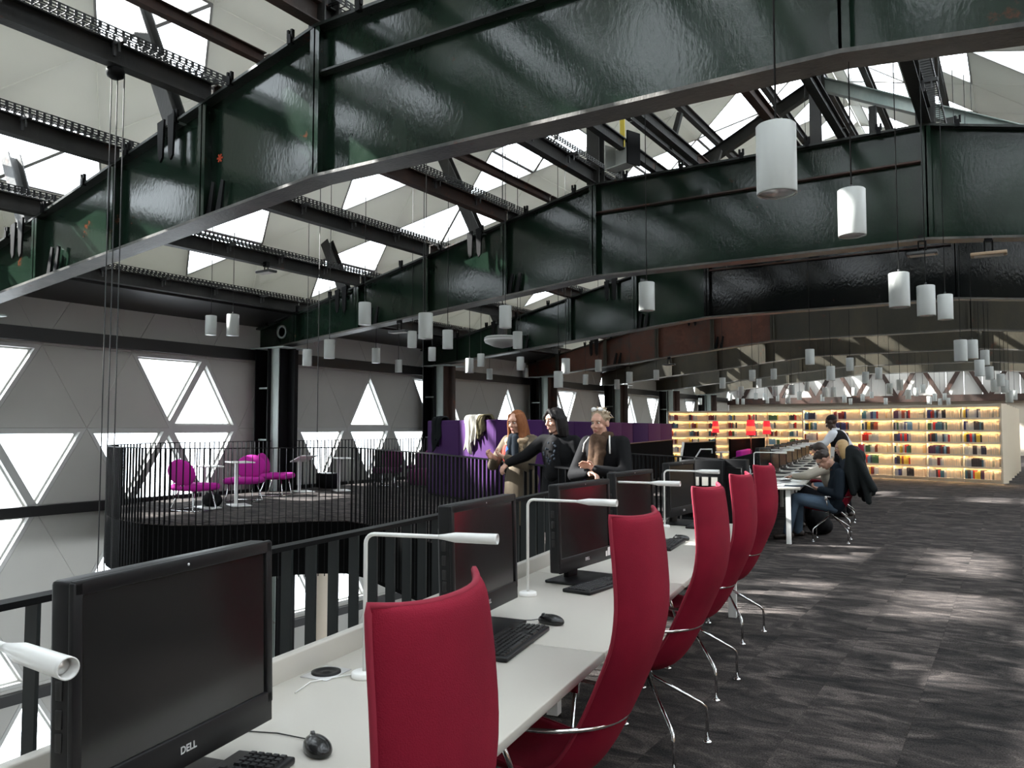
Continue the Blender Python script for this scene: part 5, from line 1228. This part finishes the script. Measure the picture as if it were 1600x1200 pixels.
easy_chair('dark red felt chair farther right along the platform windows', -13.9, 17.4, R(170), M['plumdark'])
t = thing('pouf_sofa', 'plum rounded sofa between the railing and the purple booth', 'sofa', (-12.7, 16.4, 0), R(20))
MB().rbox((0, 0, .25), (1.3, .8, .42), .12, seg=4).build('seat', M['plumdark'], t); MB().rbox((.0, .30, .62), (1.3, .22, .5), .1, seg=4).build('backrest', M['plum'], t); MB().rbox((.58, 0, .6), (.2, .7, .5), .09, seg=4).build('armrest', M['magenta'], t)
def side_table(label, x, y, rz, tilt=0, h=.78):
    t = thing('side_table', label, 'table', (x, y, 0), rz, 'white side tables on the platform')
    MB().rbox((0, 0, h), (.66, .42, .025), .008, seg=2, rot=Matrix.Rotation(tilt, 3, 'Y')).build('table_top', M['white'], t)
    MB().bb((-.27, -.03, .02), (-.22, .03, h-.02)).build('stem', M['white'], t); MB().rbox((0, 0, .012), (.56, .36, .022), .005, seg=1).build('foot_plate', M['white'], t)
side_table('white side table behind the nearest magenta chair', -12.95, 9.75, R(-20)); side_table('white side table before the magenta chair that faces us', -12.8, 10.35, R(-25), 0, .84)
side_table('white side table with tilted top right of the magenta chairs', -14.3, 13.4, R(-20), R(-14)); side_table('white side table beside the tilted one on the platform', -13.75, 14.1, R(-30))
t = thing('planter_box', 'black box on the platform behind the white side tables', 'box', (-14.7, 14.6, 0), R(-20)); MB().rbox((0, 0, .19), (.6, .4, .36), .02).build('body', M['black'], t); MB().bb((-.26, -.16, .36), (.26, .16, .375)).build('lid', M['monitor'], t)
for x, y, l in ((-12.6, 9.6, 'black bag on the carpet beside the nearest magenta chair'),):
    t = thing('bag', l, 'bag', (x-.35, y+.25, 0), 0); b = MB(); b.ell((0, 0, .14), (.24, .15, .15), 14, 9); soft('body', b, M['blackcloth'], t, .02, 2); MB().tube([(-.08, 0, .27), (0, 0, .34), (.08, 0, .27)], .01, 6).build('handle', M['cord'], t)

# ------------------------------------------------------------------ fixtures under girders and purlins, hung wires
t = thing('hoist', 'small black winch under the purlin at upper left with thin wires', 'hoist', (-8.65, 5.15, zt_(-8.65)-.02))
MB().lathe([(.0001, -.13), (.05, -.125), (.09, -.10), (.10, -.06), (.10, -.02), (.06, .0), (.0001, .0)], 20).build('drum', M['black'], t)
for dx in (-.05, .03, .12): MB().tube([(dx, dx*.3, -.1), (dx, dx*.3, -10.6)], .007, 5).build('wire', M['cord'], t)
for i, (u, v, X_, Yb, zt0, l) in enumerate(((460, 690, -12.0, 11.6, 5.6, 'thin black wire hanging right of the first column'), (120, 200, -12.9, 7.9, 6.2, 'thin black wire at the upper left of the roof'), (542, 400, -9.6, 12.0, 6.6, 'thin black wire before the second girder arm'))):
    t = thing('hanging_wire', l, 'wire', (X_, Yb, zt0), 0, 'hanging wires'); MB().tube([(0, 0, 4.79+SL*(X_-XL)-zt0), (0, 0, -(zt0-1.2) if i != 1 else -1.2)], .008, 5).build('wire', M['cord'], t)
def flood(label, p, w_=.34, m=M['lampmetal'], drop=.2, rz=0):
    t = thing('floodlight', label, 'light fixture', p, rz, 'small fixtures under the steel')
    MB().rbox((0, 0, 0), (w_, .2, .05), .012).build('housing', m, t); MB().bb((-w_*.4, -.08, -.03), (w_*.4, .08, -.022)).build('lens', M['deskpanel'], t)
    f = MB().tube([(-.05, 0, .02), (-.05, 0, drop), (.05, 0, drop), (.05, 0, .02)], .012, 6).build('bracket', M['black'], t); MB().bb((-.05, -.04, drop-.02), (.05, .04, drop+.08)).build('clamp', M['black'], f)
flood('dark floodlight under the purlin left of the second girder', (-12.55, 10.7, zt_(-12.65)-.14), .42, M['lampmetal'], .12)
flood('dark floodlight under the arm of the second girder', (-11.39, 13.4, zb_(-11.39)-.28), .5)
flood('round edged fixture below the middle of the second girder', (-1.14, 13.4, zb_(-1.14)-.23), .42)
flood('flat panel lamp at the right end of the second girder', (-.28, 13.4, zb_(-.28)-.26), .46, M['tan'], .2)
flood('small spotlight under the fourth girder arm', (-10.2, 26.4, zb_(-10.2)-.3), .4)
t = thing('disc_antenna', 'pale round disc hung below the purlins before the third girder', 'fixture', at(785, 533, 17.6))
MB().lathe([(.0001, -.16), (.2, -.12), (.38, -.04), (.40, .0), (.40, .07), (.36, .10), (.0001, .10)], 36).build('disc', M['discw'], t); MB().lathe([(.402, .005), (.406, .02), (.402, .035)], 36).build('rim_band', M['white'], t)
MB().rbox((0, 0, .22), (.16, .16, .26), .02).build('mount', M['lampmetal'], t); MB().tube([(0, 0, .3), (0, 0, 4.78+SL*(t.location.x-XL)-t.location.z)], .014, 6).build('stem', M['lampmetal'], t)
p = at(965, 240, 13.1)
t = thing('white_housing', 'small open white box on top of the second girder', 'box', p, R(-20))
MB().bb((-.3, 0, -.2), (-.28, .25, .22)).bb((-.3, .23, -.2), (.22, .25, .18)).bb((-.3, 0, -.2), (.22, .25, -.18)).build('case', M['discw'], t); MB().bb((.22, -.02, -.22), (.25, .27, .32)).build('side_plate', M['black'], t); MB().bb((-.2, .26, .1), (-.1, .28, 1.5)).build('marker_strip', M['yellow'], t)
